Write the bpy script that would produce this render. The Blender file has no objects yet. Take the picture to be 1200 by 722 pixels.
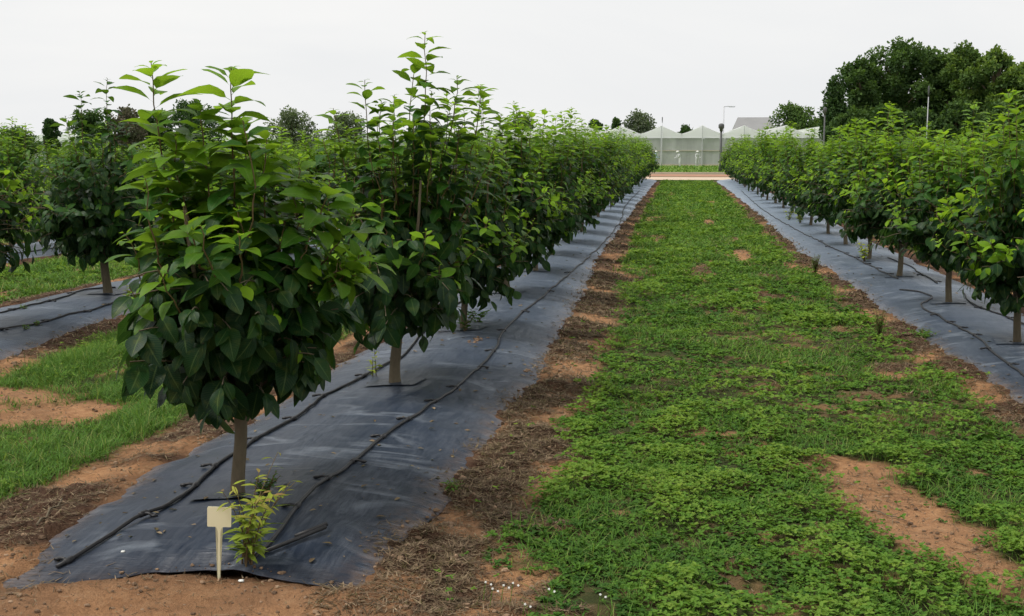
import bpy, math, numpy as np
from mathutils import Vector
PI = math.pi
sc = bpy.context.scene
C = sc.collection

# ------------------------------------------------------------------ camera
F = 1383.0; CH = 1.65
P = math.atan(186 / F); PSI = math.atan(196 * math.cos(P) / F)
def ground_at(px, py, z=0.0):
    x = (px - 600) / F; y = (361 - py) / F
    f = np.array([-math.sin(PSI)*math.cos(P), math.cos(PSI)*math.cos(P), -math.sin(P)])
    r = np.array([math.cos(PSI), math.sin(PSI), 0]); u = np.array([-math.sin(PSI)*math.sin(P), math.cos(PSI)*math.sin(P), math.cos(P)])
    d = f + x*r + y*u
    t = (z - CH) / d[2]
    return float(d[0]*t), float(d[1]*t)
def at_depth(px, Y):
    """x of picture column px at distance Y, near the horizon"""
    return ground_at(px, 180)[0] / ground_at(px, 180)[1] * Y
cam = bpy.data.cameras.new('camera'); co = bpy.data.objects.new('camera', cam); C.objects.link(co)
co.location = (0, 0, CH); co.rotation_euler = (PI/2 - P, 0, PSI)
cam.sensor_width = 36; cam.lens = F / 1200 * 36; cam.clip_end = 5000; cam.clip_start = .05
cam.dof.use_dof = False
sc.camera = co

# ------------------------------------------------------------------ noise
def _h(ix, iy, s):
    n = (ix.astype(np.int64)*374761393 + iy.astype(np.int64)*668265263 + s*1442695041) & 0xffffffff
    n = ((n ^ (n >> 13)) * 1274126177) & 0xffffffff
    return ((n ^ (n >> 16)) & 0xffffff) / float(0xffffff)
def vn(x, y, s=0):
    x = np.asarray(x, float); y = np.asarray(y, float)
    ix = np.floor(x); iy = np.floor(y); fx = x-ix; fy = y-iy
    fx = fx*fx*(3-2*fx); fy = fy*fy*(3-2*fy)
    a = _h(ix, iy, s); b = _h(ix+1, iy, s); c = _h(ix, iy+1, s); d = _h(ix+1, iy+1, s)
    return (a*(1-fx)+b*fx)*(1-fy)+(c*(1-fx)+d*fx)*fy
def fbm(x, y, s=0, o=4):
    v = 0; a = .5; t = 0
    for i in range(o):
        v = v + a*vn(np.asarray(x)*2**i+i*7.3, np.asarray(y)*2**i-i*3.1, s+i*17); t += a; a *= .5
    return v/t
def sst(a, b, x):
    t = np.clip((x-a)/(b-a), 0, 1); return t*t*(3-2*t)

# ------------------------------------------------------------------ mesh helpers
def mesh(name, V, Fs, mats=(), attrs=None, smooth=False, midx=None):
    """Fs: list of integer arrays (n,k)"""
    me = bpy.data.meshes.new(name)
    V = np.asarray(V, np.float32)
    me.vertices.add(len(V)); me.vertices.foreach_set('co', V.ravel())
    Fs = [np.asarray(f, np.int32) for f in Fs if len(f)]
    nl = sum(f.size for f in Fs); nf = sum(len(f) for f in Fs)
    me.loops.add(nl); me.polygons.add(nf)
    me.loops.foreach_set('vertex_index', np.concatenate([f.ravel() for f in Fs]))
    tot = np.concatenate([np.full(len(f), f.shape[1], np.int32) for f in Fs])
    st = np.concatenate([[0], np.cumsum(tot)[:-1]]).astype(np.int32)
    me.polygons.foreach_set('loop_start', st); me.polygons.foreach_set('loop_total', tot)
    for m in mats: me.materials.append(m)
    if midx is not None: me.polygons.foreach_set('material_index', np.asarray(midx, np.int32))
    me.polygons.foreach_set('use_smooth', np.full(nf, smooth, bool))
    for k, a in (attrs or {}).items():
        at = me.attributes.new(k, 'FLOAT', 'POINT'); at.data.foreach_set('value', np.asarray(a, np.float32))
    me.update(calc_edges=True)
    return me
class MB:
    def __init__(s): s.V = []; s.F = {3: [], 4: [], 6: []}; s.n = 0; s.A = {}; s.mi = {3: [], 4: [], 6: []}
    def add(s, V, F, mi=0, **A):
        V = np.asarray(V, float); F = np.asarray(F)
        s.V.append(V); s.F[F.shape[1]].append(F + s.n); s.mi[F.shape[1]].append(np.full(len(F), mi)); 
        for k in set(list(A)+list(s.A)):
            s.A.setdefault(k, [np.zeros(s.n)] if s.n else [])
            a = A.get(k, 0.0); s.A[k].append(np.broadcast_to(np.asarray(a, float), (len(V),)).copy())
        s.n += len(V); return s
    def join(s, o):
        for k in (3, 4, 6):
            for f, m in zip(o.F[k], o.mi[k]): s.F[k].append(f + s.n); s.mi[k].append(m)
        for k in set(list(o.A)+list(s.A)):
            s.A.setdefault(k, [np.zeros(s.n)] if s.n else [])
            s.A[k] += o.A[k] if k in o.A else [np.zeros(o.n)]
        s.V += o.V; s.n += o.n; return s
    def tube(s, pts, r, sides=6, mi=0, cap=True, **A):
        pts = np.asarray(pts, float); n = len(pts); r = np.broadcast_to(np.asarray(r, float), (n,))
        T = np.gradient(pts, axis=0); T /= np.linalg.norm(T, axis=1)[:, None] + 1e-9
        ref = np.array([0, 0, 1.]) if abs(T[0][2]) < .9 else np.array([1., 0, 0])
        N = ref - T[0]*ref.dot(T[0]); N /= np.linalg.norm(N); V = []
        a = np.linspace(0, 2*PI, sides, endpoint=False)
        for i in range(n):
            N = N - T[i]*N.dot(T[i]); N /= np.linalg.norm(N)+1e-9; B = np.cross(T[i], N)
            V.append(pts[i] + r[i]*(np.cos(a)[:, None]*N + np.sin(a)[:, None]*B))
        V = np.concatenate(V); i = np.arange(n-1)[:, None]*sides; j = np.arange(sides)[None]; k = (j+1) % sides
        Q = np.stack([i+j, i+k, i+sides+k, i+sides+j], -1).reshape(-1, 4)
        if cap:
            V = np.concatenate([V, pts[:1], pts[-1:]]); m = n*sides; j = np.arange(sides)
            Tn = np.concatenate([np.stack([np.full(sides, m), (j+1) % sides, j], 1),
                                 np.stack([np.full(sides, m+1), (n-1)*sides+j, (n-1)*sides+(j+1) % sides], 1)])
            s.add(V, Q, mi, **A)
            s.F[3].append(Tn + s.n - len(V)); s.mi[3].append(np.full(len(Tn), mi))
        else: s.add(V, Q, mi, **A)
        return s
    def box(s, c, d, rz=0, mi=0):
        v = np.array([[x, y, z] for x in (-.5, .5) for y in (-.5, .5) for z in (-.5, .5)])*np.array(d)
        R = np.array([[math.cos(rz), -math.sin(rz), 0], [math.sin(rz), math.cos(rz), 0], [0, 0, 1]])
        return s.add(v@R.T + np.array(c), [[0,1,3,2],[4,6,7,5],[0,4,5,1],[2,3,7,6],[0,2,6,4],[1,5,7,3]], mi)
    def blob(s, c, r, seed=0, rough=.25, seg=7, ring=5, mi=0, **A):
        th = np.linspace(0, PI, ring+2)[1:-1]; ph = np.linspace(0, 2*PI, seg, endpoint=False)
        T, Pp = np.meshgrid(th, ph, indexing='ij')
        d = np.stack([np.sin(T)*np.cos(Pp), np.sin(T)*np.sin(Pp), np.cos(T)], -1).reshape(-1, 3)
        d = np.concatenate([d, [[0, 0, 1], [0, 0, -1]]])
        rs = np.random.RandomState(seed); d = d*(1+rough*(rs.rand(len(d))-.5)[:, None]*2)
        i = np.arange(ring-1)[:, None]*seg; j = np.arange(seg)[None]; k = (j+1) % seg
        Q = np.stack([i+j, i+seg+j, i+seg+k, i+k], -1).reshape(-1, 4)
        s.add(d*np.array(r)+np.array(c), Q, mi, **A); n0 = s.n-len(d); j = np.arange(seg); m = ring*seg
        t = np.concatenate([np.stack([np.full(seg, m), j, (j+1) % seg], 1), np.stack([np.full(seg, m+1), (ring-1)*seg+(j+1) % seg, (ring-1)*seg+j], 1)])
        s.F[3].append(t+n0); s.mi[3].append(np.full(len(t), mi)); return s
    def data(s, name, mats, smooth=False):
        Fs = []; mi = []
        for k in (3, 4, 6):
            if s.F[k]: Fs.append(np.concatenate(s.F[k])); mi.append(np.concatenate(s.mi[k]))
        return mesh(name, np.concatenate(s.V), Fs, mats if isinstance(mats, (list, tuple)) else [mats],
                    {k: np.concatenate(a) for k, a in s.A.items()}, smooth, np.concatenate(mi))
def obj(name, me, parent=None, loc=(0, 0, 0), rz=0, sc_=1.0):
    o = bpy.data.objects.new(name, me); C.objects.link(o); o.parent = parent
    o.location = loc; o.rotation_euler = (0, 0, rz)
    if sc_ != 1.0: o.scale = (sc_,)*3 if not isinstance(sc_, tuple) else sc_
    return o
def tag(o, label=None, cat=None, group=None, kind=None):
    if label: o['label'] = label
    if cat: o['category'] = cat
    if group: o['group'] = group
    if kind: o['kind'] = kind
    return o

# ------------------------------------------------------------------ materials
class NT:
    def __init__(s, name):
        s.m = bpy.data.materials.new(name); s.m.use_nodes = True; s.t = s.m.node_tree; s.t.nodes.clear()
        s.out = s.t.nodes.new('ShaderNodeOutputMaterial')
    def n(s, typ, **kw):
        n = s.t.nodes.new('ShaderNode'+typ)
        for k, v in kw.items():
            if k.startswith('i_'): s.set(n, k[2:].replace('_', ' '), v)
            else: setattr(n, k, v)
        return n
    def set(s, n, k, v):
        k = int(k) if k.isdigit() else k
        if hasattr(v, 'is_output'): s.t.links.new(v, n.inputs[k])
        elif isinstance(v, bpy.types.Node): s.t.links.new(v.outputs[0], n.inputs[k])
        else: n.inputs[k].default_value = v
    def attr(s, k): return s.n('Attribute', attribute_name=k).outputs['Fac']
    def pos(s, scale=(1, 1, 1), obj=False):
        src = s.n('TexCoord').outputs['Object'] if obj else s.n('NewGeometry').outputs['Position']
        m = s.n('Mapping'); s.set(m, 'Vector', src); m.inputs['Scale'].default_value = scale; return m.outputs[0]
    def noise(s, scale, vec=None, detail=5, rough=.6, dist=0):
        n = s.n('TexNoise'); n.inputs['Scale'].default_value = scale; n.inputs['Detail'].default_value = detail
        n.inputs['Roughness'].default_value = rough; n.inputs['Distortion'].default_value = dist
        if vec is not None: s.set(n, 'Vector', vec)
        return n.outputs['Fac']
    def ramp(s, fac, stops):
        r = s.n('ValToRGB'); s.set(r, 'Fac', fac); e = r.color_ramp.elements
        while len(e) < len(stops): e.new(.5)
        for el, (p, c) in zip(e, stops):
            el.position = p; el.color = (*c, 1) if isinstance(c, tuple) else (c, c, c, 1)
        return r.outputs[0]
    def mix(s, f, a, b, mode='MIX'):
        n = s.n('Mix', data_type='RGBA', blend_type=mode)
        s.set(n, '0', f)
        for i, v in ((6, a), (7, b)):
            if isinstance(v, tuple): v = (*v, 1) if len(v) == 3 else v
            s.set(n, str(i), v)
        return n.outputs[2]
    def math(s, op, a, b=0.0, c=None, clamp=False):
        n = s.n('Math', operation=op, use_clamp=clamp); s.set(n, '0', a); s.set(n, '1', b)
        if c is not None: s.set(n, '2', c)
        return n.outputs[0]
    def bump(s, h, strength=.5, dist=.01, normal=None):
        n = s.n('Bump'); s.set(n, 'Height', h); n.inputs['Strength'].default_value = strength; n.inputs['Distance'].default_value = dist
        if normal is not None: s.set(n, 'Normal', normal)
        return n.outputs[0]
    def bsdf(s, col, rough=.7, spec=.5, normal=None, **kw):
        b = s.n('BsdfPrincipled')
        s.set(b, 'Base Color', (*col, 1) if isinstance(col, tuple) else col); s.set(b, 'Roughness', rough); s.set(b, 'Specular IOR Level', spec)
        if normal is not None: s.set(b, 'Normal', normal)
        for k, v in kw.items(): s.set(b, k.replace('_', ' '), v)
        return b.outputs[0]
    def done(s, sh): s.t.links.new(sh, s.out.inputs['Surface']); return s.m
def simple(name, a, b, scale=20, rough=.7, spec=.3, bump=.3, bd=.005):
    m = NT(name); n = m.noise(scale, m.pos(obj=True))
    return m.done(m.bsdf(m.mix(n, a, b), rough, spec, m.bump(n, bump, bd)))

def leaf_material(name, dark, mid, light, trans=.35, gloss=.42, spec=.2):
    m = NT(name); tint = m.attr('tint'); t = m.attr('lt'); s_ = m.attr('ls'); rnd = m.attr('rnd')
    col = m.ramp(tint, [(0.0, dark), (.45, mid), (1.0, light)])
    col = m.mix(m.math('MULTIPLY', rnd, .4), col, m.mix(.75, col, m.mix(.5, col, (.004, .012, .004))))
    bl = m.noise(22, m.pos(obj=True), 3, .6); col = m.mix(m.ramp(bl, [(.52, 0.0), (.72, .5)]), col, m.mix(.5, col, (.16, .17, .02)))
    ab = m.math('ABSOLUTE', s_)
    rib = m.math('LESS_THAN', ab, .07)
    w = m.math('SINE', m.math('MULTIPLY', m.math('SUBTRACT', t, m.math('MULTIPLY', ab, .22)), 44.0))
    lat = m.math('POWER', m.math('ABSOLUTE', w), 10.0, clamp=True)
    vein = m.math('MAXIMUM', m.math('MULTIPLY', rib, .75), m.math('MULTIPLY', lat, .28))
    lc = m.mix(.55, col, (.20, .30, .08))
    col = m.mix(m.math('MULTIPLY', vein, .6), col, lc)
    bk = m.n('NewGeometry').outputs['Backfacing']
    col = m.mix(m.math('MULTIPLY', bk, .4), col, m.mix(.6, col, (.12, .19, .08)))
    nrm = m.bump(m.math('SUBTRACT', m.noise(40, m.pos(obj=True), 2), m.math('MULTIPLY', vein, .6)), .35, .004)
    b = m.bsdf(col, gloss, spec, nrm)
    tr = m.n('BsdfTranslucent'); m.set(tr, 'Color', m.mix(.6, col, m.mix(tint, (.04, .14, .008), (.40, .62, .02)))); m.set(tr, 'Normal', nrm)
    mx = m.n('MixShader'); m.set(mx, '0', m.math('ADD', trans*.55, m.math('MULTIPLY', tint, trans*.7)))
    m.set(mx, '1', b); m.set(mx, '2', tr.outputs[0])
    return m.done(mx.outputs[0])
M = {}
M['leaf'] = leaf_material('persimmon_leaf', (.005, .023, .011), (.026, .105, .009), (.25, .45, .018), .42, .42, .15)
M['cover'] = leaf_material('ground_cover_leaf', (.034, .098, .014), (.105, .225, .026), (.25, .36, .06), .32, .6, .12)
M['blade'] = leaf_material('grass_blade', (.045, .115, .018), (.11, .24, .030), (.34, .34, .12), .3, .6, .15)
M['weed'] = leaf_material('weed_leaf', (.14, .22, .02), (.36, .42, .05), (.45, .26, .12), .4, .6, .15)
M['farleaf'] = leaf_material('far_tree_leaf', (.020, .050, .022), (.085, .150, .038), (.22, .29, .06), .3, .7, .1)
M['greyleaf'] = leaf_material('grey_tree_leaf', (.05, .065, .045), (.13, .15, .10), (.22, .24, .16), .25, .6)
M['twig'] = leaf_material('bare_twig', (.09, .07, .06), (.17, .13, .10), (.26, .20, .15), .1, .8)
M['straw'] = leaf_material('dry_straw', (.040, .023, .014), (.155, .098, .062), (.38, .28, .185), .1, .8)
def bark():
    m = NT('bark'); p = m.pos((1, 1, .3), True); n = m.noise(60, p, 6, .7); n2 = m.noise(9, m.pos(obj=True), 4)
    col = m.mix(n, (.055, .04, .026), (.21, .16, .105)); col = m.mix(m.math('MULTIPLY', n2, .6), col, (.16, .15, .10))
    return m.done(m.bsdf(col, .85, .2, m.bump(n, .9, .006)))
M['bark'] = bark()
M['twigbark'] = simple('young_twig_bark', (.10, .065, .03), (.17, .12, .05), 40, .7)
M['white'] = simple('white_petal', (.62, .62, .58), (.74, .74, .70), 30)
M['hose'] = simple('black_polyethylene', (.008, .008, .009), (.028, .027, .028), 60, .5, .4, .3, .002)
M['marker'] = simple('cream_plastic', (.88, .83, .54), (.94, .90, .64), 9, .45, .4, .1, .001)

# bare soil, litter and grass floor on one sheet; masks come from the terrain attributes
def soil_material():
    m = NT('orchard_soil'); p = m.pos()
    n1 = m.noise(1.7, p, 6, .6); n2 = m.noise(14, p, 8, .7); n3 = m.noise(90, p, 6, .75); n4 = m.noise(5, p, 5, .65)
    soil = m.ramp(n2, [(.25, (.22, .115, .058)), (.5, (.42, .215, .10)), (.78, (.58, .35, .185))])
    soil = m.mix(m.ramp(n1, [(.35, 0.0), (.65, .55)]), soil, (.30, .175, .10))
    soil = m.mix(m.ramp(n3, [(.35, .5), (.52, 0.0)]), soil, (.16, .085, .045))
    pv = m.n('TexVoronoi'); pv.inputs['Scale'].default_value = 26; m.set(pv, 'Vector', p)
    soil = m.mix(m.ramp(pv.outputs['Distance'], [(.03, .5), (.10, 0.0)]), soil, (.46, .36, .26))
    lit = m.ramp(m.noise(70, p, 8, .8, 1.5), [(.3, (.022, .012, .008)), (.5, (.085, .046, .029)), (.72, (.22, .14, .09))])
    grs = m.ramp(n4, [(.25, (.022, .034, .011)), (.5, (.055, .062, .020)), (.72, (.15, .10, .052))])
    fgr = m.ramp(m.noise(2.6, m.pos((1.6, .7, 1)), 8, .8), [(.12, (.15, .11, .05)), (.32, (.06, .125, .018)), (.55, (.10, .20, .032)), (.75, (.19, .22, .07))])
    y = m.n('SeparateXYZ'); m.set(y, '0', m.n('NewGeometry').outputs['Position'])
    farf = m.n('MapRange'); m.set(farf, 'Value', y.outputs[1]); farf.inputs[1].default_value = 12; farf.inputs[2].default_value = 40
    grs = m.mix(farf.outputs[0], grs, fgr)
    col = m.mix(m.attr('litter'), soil, lit); col = m.mix(m.attr('grass'), col, grs); col = m.mix(m.attr('edge_dark'), col, m.mix(.6, col, (.04, .02, .012)))
    h = m.math('ADD', m.math('MULTIPLY', n2, 1.0), m.math('MULTIPLY', n3, .5))
    return m.done(m.bsdf(col, .95, .12, m.bump(h, .9, .03)))
M['soil'] = soil_material()
def mat_material():
    m = NT('woven_weed_mat'); p = m.pos(); ps = m.pos((1.0, .22, 1)); px = m.pos((9, 1.1, 1))
    dust = m.noise(3.2, ps, 7, .65, .6); streak = m.noise(7, px, 6, .7, .8); fine = m.noise(160, p, 3, .7); big = m.noise(.9, p, 4)
    mk = m.math('MULTIPLY', m.ramp(dust, [(.42, 0.0), (.72, 1.0)]), m.ramp(streak, [(.38, 0.0), (.75, 1.0)]))
    col = m.mix(m.ramp(big, [(.3, 0.0), (.7, 1.0)]), (.006, .012, .024), (.013, .023, .044))
    col = m.mix(m.math('MULTIPLY', mk, .8), col, (.13, .15, .18))
    rd = m.math('SUBTRACT', 1.0, m.math('ABSOLUTE', m.math('SUBTRACT', m.math('MULTIPLY', m.noise(1.5, m.pos((.75, 2.1, 1)), 4, .5, .5), 2.0), 1.0)))
    rdm = m.math('MULTIPLY', m.ramp(rd, [(.90, 0.0), (1.0, 1.0)]), m.ramp(m.noise(2.0, p, 3), [(.45, 0.0), (.62, 1.0)]))
    col = m.mix(m.math('MULTIPLY', rdm, .5), col, (.22, .25, .29))
    ple = m.math('MULTIPLY', m.noise(9, m.pos((.55, 5.5, 1)), 4, .6, .3), m.attr('edge'))
    col = m.mix(m.math('MULTIPLY', m.ramp(ple, [(.42, 0.0), (.62, 1.0)]), .5), col, (.17, .19, .23))
    col = m.mix(m.ramp(fine, [(.3, .35), (.6, 0.0)]), col, (.015, .017, .022))
    sp = m.n('SeparateXYZ'); m.set(sp, '0', m.n('NewGeometry').outputs['Position'])
    edge = m.attr('edge')
    col = m.mix(m.math('MULTIPLY', m.ramp(m.noise(11, p, 6, .7), [(.38, 0.0), (.62, 1.0)]), m.math('MULTIPLY', m.math('POWER', edge, 3.0), .8)), col, (.13, .08, .05))
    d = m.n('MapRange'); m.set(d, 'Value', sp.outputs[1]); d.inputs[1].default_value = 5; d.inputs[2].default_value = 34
    col = m.mix(m.math('MULTIPLY', d.outputs[0], .72), col, (.27, .33, .41))  # paler with distance: grazing sky sheen mixed into the mat colour
    rgh = m.ramp(dust, [(.3, .36), (.7, .58)])
    wv = m.n('TexWave', wave_type='BANDS', bands_direction='Y'); wv.inputs['Scale'].default_value = 70; m.set(wv, 'Vector', p); wv.inputs['Distortion'].default_value = 1
    cr = m.noise(2.6, m.pos((1.6, .55, 1)), 3, .5, .3); crf = m.noise(26, m.pos((1.5, .25, 1)), 3, .5, .2)
    nb = m.bump(m.math('ADD', cr, m.math('ADD', m.math('MULTIPLY', crf, .04), m.math('ADD', m.math('MULTIPLY', rdm, .25), m.math('MULTIPLY', ple, .6)))), .6, .05)
    nb = m.bump(wv.outputs[1], .15, .001, nb)
    return m.done(m.bsdf(col, rgh, .27, nb))
M['mat'] = mat_material()

# ------------------------------------------------------------------ terrain layout
ROWS = {'R1': 2.71, 'L1': -1.82, 'L2': -6.05, 'L3': -10.35, 'L4': -14.7, 'L5': -19.0, 'L6': -23.3, 'R2': 7.0, 'R3': 11.4}
Y1 = 62.3
EDGE = {'L1': ([3.9, 4.55, 5, 5.6, 6.4, 12, 30, 62], [-2.50, -2.66, -2.59, -2.62, -2.56, -2.5, -2.46, -2.45],
               [4.0, 4.15, 5.15, 6.5, 8.2, 12, 18.4, 62], [-1.08, -1.12, -1.04, -1.0, -.92, -1.02, -1.17, -1.15]),
        'R1': ([4, 7.8, 10.7, 16.7, 19.4, 33, 62], [2.2, 2.19, 2.1, 2.0, 1.9, 1.98, 1.92], [4, 62], [3.45, 3.4]),
        'L2': ([4, 11, 62], [-6.84, -6.84, -6.85], [4, 8.3, 11.7, 62], [-5.1, -5.16, -5.42, -5.4])}
for k, x in ROWS.items():
    if k not in EDGE: EDGE[k] = ([4, 62], [x-.86, x-.8], [4, 62], [x+.88, x+.8])
def edges(k, y):
    a, b, c, d = EDGE[k]; s = sum(map(ord, k))
    n1 = (fbm(y*1.1, 0*y+3, s)-.5)*.16 + (fbm(y*5, 0*y+3, s+4)-.5)*.12*np.clip(6/np.maximum(y, 1), .4, 1)
    n2 = (fbm(y*1.1, 0*y+9, s+1)-.5)*.16 + (fbm(y*5, 0*y+9, s+5)-.5)*.13*np.clip(6/np.maximum(y, 1), .4, 1)
    return np.interp(y, a, b)+n1, np.interp(y, c, d)+n2
def front(k, x):
    return 3.93 + .21*sst(-2.5, -1.85, x) - .05*sst(-1.4, -1.1, x) + (fbm(x*3, x*0, 77)-.5)*.12 if k == 'L1' else 3.9+0*x
def sd(x, y):
    """signed distance outside the nearest mat (negative inside) + its row number"""
    best = np.full(np.shape(x), 99.); who = np.zeros(np.shape(x), int)
    for i, k in enumerate(ROWS):
        l, r = edges(k, y); d = np.maximum(np.maximum(l-x, x-r), np.maximum(front(k, x)-y, y-Y1))
        who = np.where(d < best, i, who); best = np.minimum(best, d)
    return best, who
PATCH = [(.93, 6.10, .27, .30), (1.02, 5.6, .26, .40), (1.10, 5.1, .25, .34), (1.22, 4.72, .16, .22), (1.42, 4.38, .18, .16),
         (1.01, 18.7, .16, 1.3), (-3.95, 6.85, .55, .38), (-4.5, 7.3, .5, .3), (.72, 27, .14, 1.6), (1.62, 9.0, .2, .35)]
def masks(x, y):
    d, who = sd(x, y)
    nz = (fbm(x*2.3, y*1.6, 5, 5)-.5)*.55
    names = list(ROWS)
    band = np.full(np.shape(x), .30)
    c = np.array([ROWS[k] for k in names])[who]; right = x > c
    band = np.where((who == names.index('L1')) & right, .40 - .12*sst(10, 30, y), band)
    band = np.where((who == names.index('L1')) & ~right, .46, band)
    band = np.where((who == names.index('R1')) & ~right, .22, band)
    g = sst(-.07, .10, d - band + nz*.55)
    for (cx, cy, rx, ry) in PATCH:
        q = np.sqrt(((x-cx)/rx)**2+((y-cy)/ry)**2)+(fbm(x*5, y*5, 31)-.5)*1.1
        g = g*sst(.62, 1.22, q)
    worn = fbm(x*3.0+9, y*.9, 61, 5); g = g*(1-.92*sst(.57, .76, worn)*sst(7, 13, y))
    worn2 = fbm(x*6.0, y*5, 63, 4); g = g*(1-.6*sst(.61, .77, worn2))
    head = sst(4.35, 4.65, y+nz*.4+ .0*x); g = np.where(x < -.45+nz*.5, g*head, g)
    g = g*(d > .01)
    lit = sst(.41, .62, fbm(x*2.0, y*2.2, 41, 5)+.14*sst(.5, .1, d))*sst(-.5, .02, d)*(1-g)
    lit = np.where((y < 4.3) & (x < -.9), lit*.35, lit)
    inp = np.zeros(np.shape(x))
    for (cx, cy, rx, ry) in PATCH[:8]: inp = np.maximum(inp, sst(1.5, .8, np.sqrt(((x-cx)/rx)**2+((y-cy)/ry)**2)))
    lit = lit*(1-.8*inp)
    return g, lit, d
def mat_z(k, x, y):
    l, r = edges(k, y); u = np.clip((x-l)/(r-l)*2-1, -1, 1)
    z = .10*(1-u*u)**.8 + .018
    z = z + (fbm(x*2.5, y*1.6, 91, 3)-.5)*.035*(1-u**6) + (fbm(x*.9, y*4.5+x*1.2, 95, 3)-.5)*.022*(1-u**6)
    if k == 'L1':   # tension folds near the free end
        e = sst(5.6, 4.1, y); z = z*(1-.0*e) + e*sst(3.98, 4.35, y)*.022*np.sin((x*.9+y*.45)*16+3*fbm(x*3, y*3, 8))*sst(-2.6, -1.3, x)*(1-u**4)
        z = z*sst(3.9, 4.6, y)**.8 + .012*sst(4.4, 4.0, y)
    return z
def gnd_z(x, y):
    g, lit, d = masks(x, y)
    z = (fbm(x*.8, y*.8, 21, 3)-.5)*.05 + (fbm(x*6, y*6, 22, 4)-.5)*.035 + (fbm(x*25, y*25, 23, 2)-.5)*.014
    z = z + .03*sst(.35, .02, d)*sst(-.12, .0, d) - .10*sst(-.06, -.20, d)*(.25+.75*sst(4.3, 4.9, y))
    z = z + lit*(.012+(fbm(x*13, y*13, 27, 3)-.5)*.07)
    far = sst(50, 62, y)
    return z*(1-far*.8) - .0

# terrain sheet: one grid, fine near the camera and reaching the horizon
def axis(parts):
    out = []
    for a, b, n in parts: out += list(np.linspace(a, b, n, endpoint=False))
    return out
xs = np.array([-2500, -800, -300, -120, -60, -40] + axis([(-30, -12, 90), (-12, -5.4, 80), (-5.4, 4.0, 330), (4, 13, 100)]) + [13, 16, 20, 30, 60, 120, 300, 800, 2500])
ys = np.array([-2500, -300, -60, -20, -8, -2, 0, 1.5] + axis([(2.6, 3.5, 20)]) + list(3.5*np.exp(np.linspace(0, math.log(80/3.5), 720))) + [90, 110, 140, 200, 400, 900, 2600])
X, Y = np.meshgrid(xs, ys); G, Lm, D = masks(X, Y); Z = gnd_z(X, Y)
out = (X < -30) | (X > 13) | (Y < 2.5) | (Y > 63)
G = np.where(out, sst(.3, .4, fbm(X*.05, Y*.05, 3)+.25), G); Lm = np.where(out, 0, Lm); Z = np.where(out, Z*.2, Z)
V = np.stack([X, Y, Z], -1).reshape(-1, 3); nx = len(xs); ny = len(ys)
i = np.arange(ny-1)[:, None]*nx; j = np.arange(nx-1)[None]
Q = np.stack([i+j, i+j+1, i+nx+j+1, i+nx+j], -1).reshape(-1, 4)
edge_dark = sst(.10, .0, D)*sst(-.1, 0, D)*.6  # soil darker in a narrow band along the mat edges
g_ = obj('ground', mesh('ground', V, [Q], [M['soil']], dict(grass=G.ravel(), litter=Lm.ravel(), edge_dark=edge_dark.ravel()), True)); tag(g_, kind='structure')

# farm track beyond the row ends
def sheet(name, x0, x1, y0, y1, z, mat, nx=60, ny=10, jag=.25, seed=1):
    a = np.linspace(0, 1, nx+1); b = np.linspace(0, 1, ny+1); A, B = np.meshgrid(a, b)
    XX = x0+(x1-x0)*A; e0 = y0+(fbm(XX*.7, XX*0, seed)-.5)*jag*2; e1 = y1+(fbm(XX*.7, XX*0+5, seed)-.5)*jag*2
    YY = e0+(e1-e0)*B; ZZ = z+(fbm(XX, YY, seed+2)-.5)*.02*np.sin(PI*B)
    i = np.arange(ny)[:, None]*(nx+1); j = np.arange(nx)[None]
    q = np.stack([i+j, i+j+1, i+nx+2+j, i+nx+1+j], -1).reshape(-1, 4)
    return obj(name, mesh(name, np.stack([XX, YY, ZZ], -1).reshape(-1, 3), [q], [mat], None, True))
M['trackpale'] = simple('pale_track_soil', (.46, .36, .26), (.58, .47, .36), .9, .95, .1)
M['trackred'] = simple('red_bank_soil', (.30, .16, .10), (.40, .24, .16), 1.2, .95, .1)
M['concrete'] = simple('concrete', (.42, .36, .28), (.56, .50, .40), 2, .9, .1)
M['verge'] = simple('verge_turf', (.09, .17, .02), (.20, .28, .06), .8, .95, .1)
tag(sheet('farm_track', -120, 60, 63.2, 70.0, .05, M['trackpale'], 200), kind='structure')
b = sheet('earth_bank', -120, 60, 69.9, 76.3, .075, M['trackred'], 200, 10, .35, 4); tag(b, kind='structure')
k = MB(); k.box((-30, 76.6, .09), (180, .35, .22)); o = obj('concrete_kerb', k.data('concrete_kerb', M['concrete'])); tag(o, kind='structure')
tag(sheet('grass_verge', -120, 60, 76.8, 118, .08, M['verge'], 240, 14, .1, 6), kind='structure')

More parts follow.
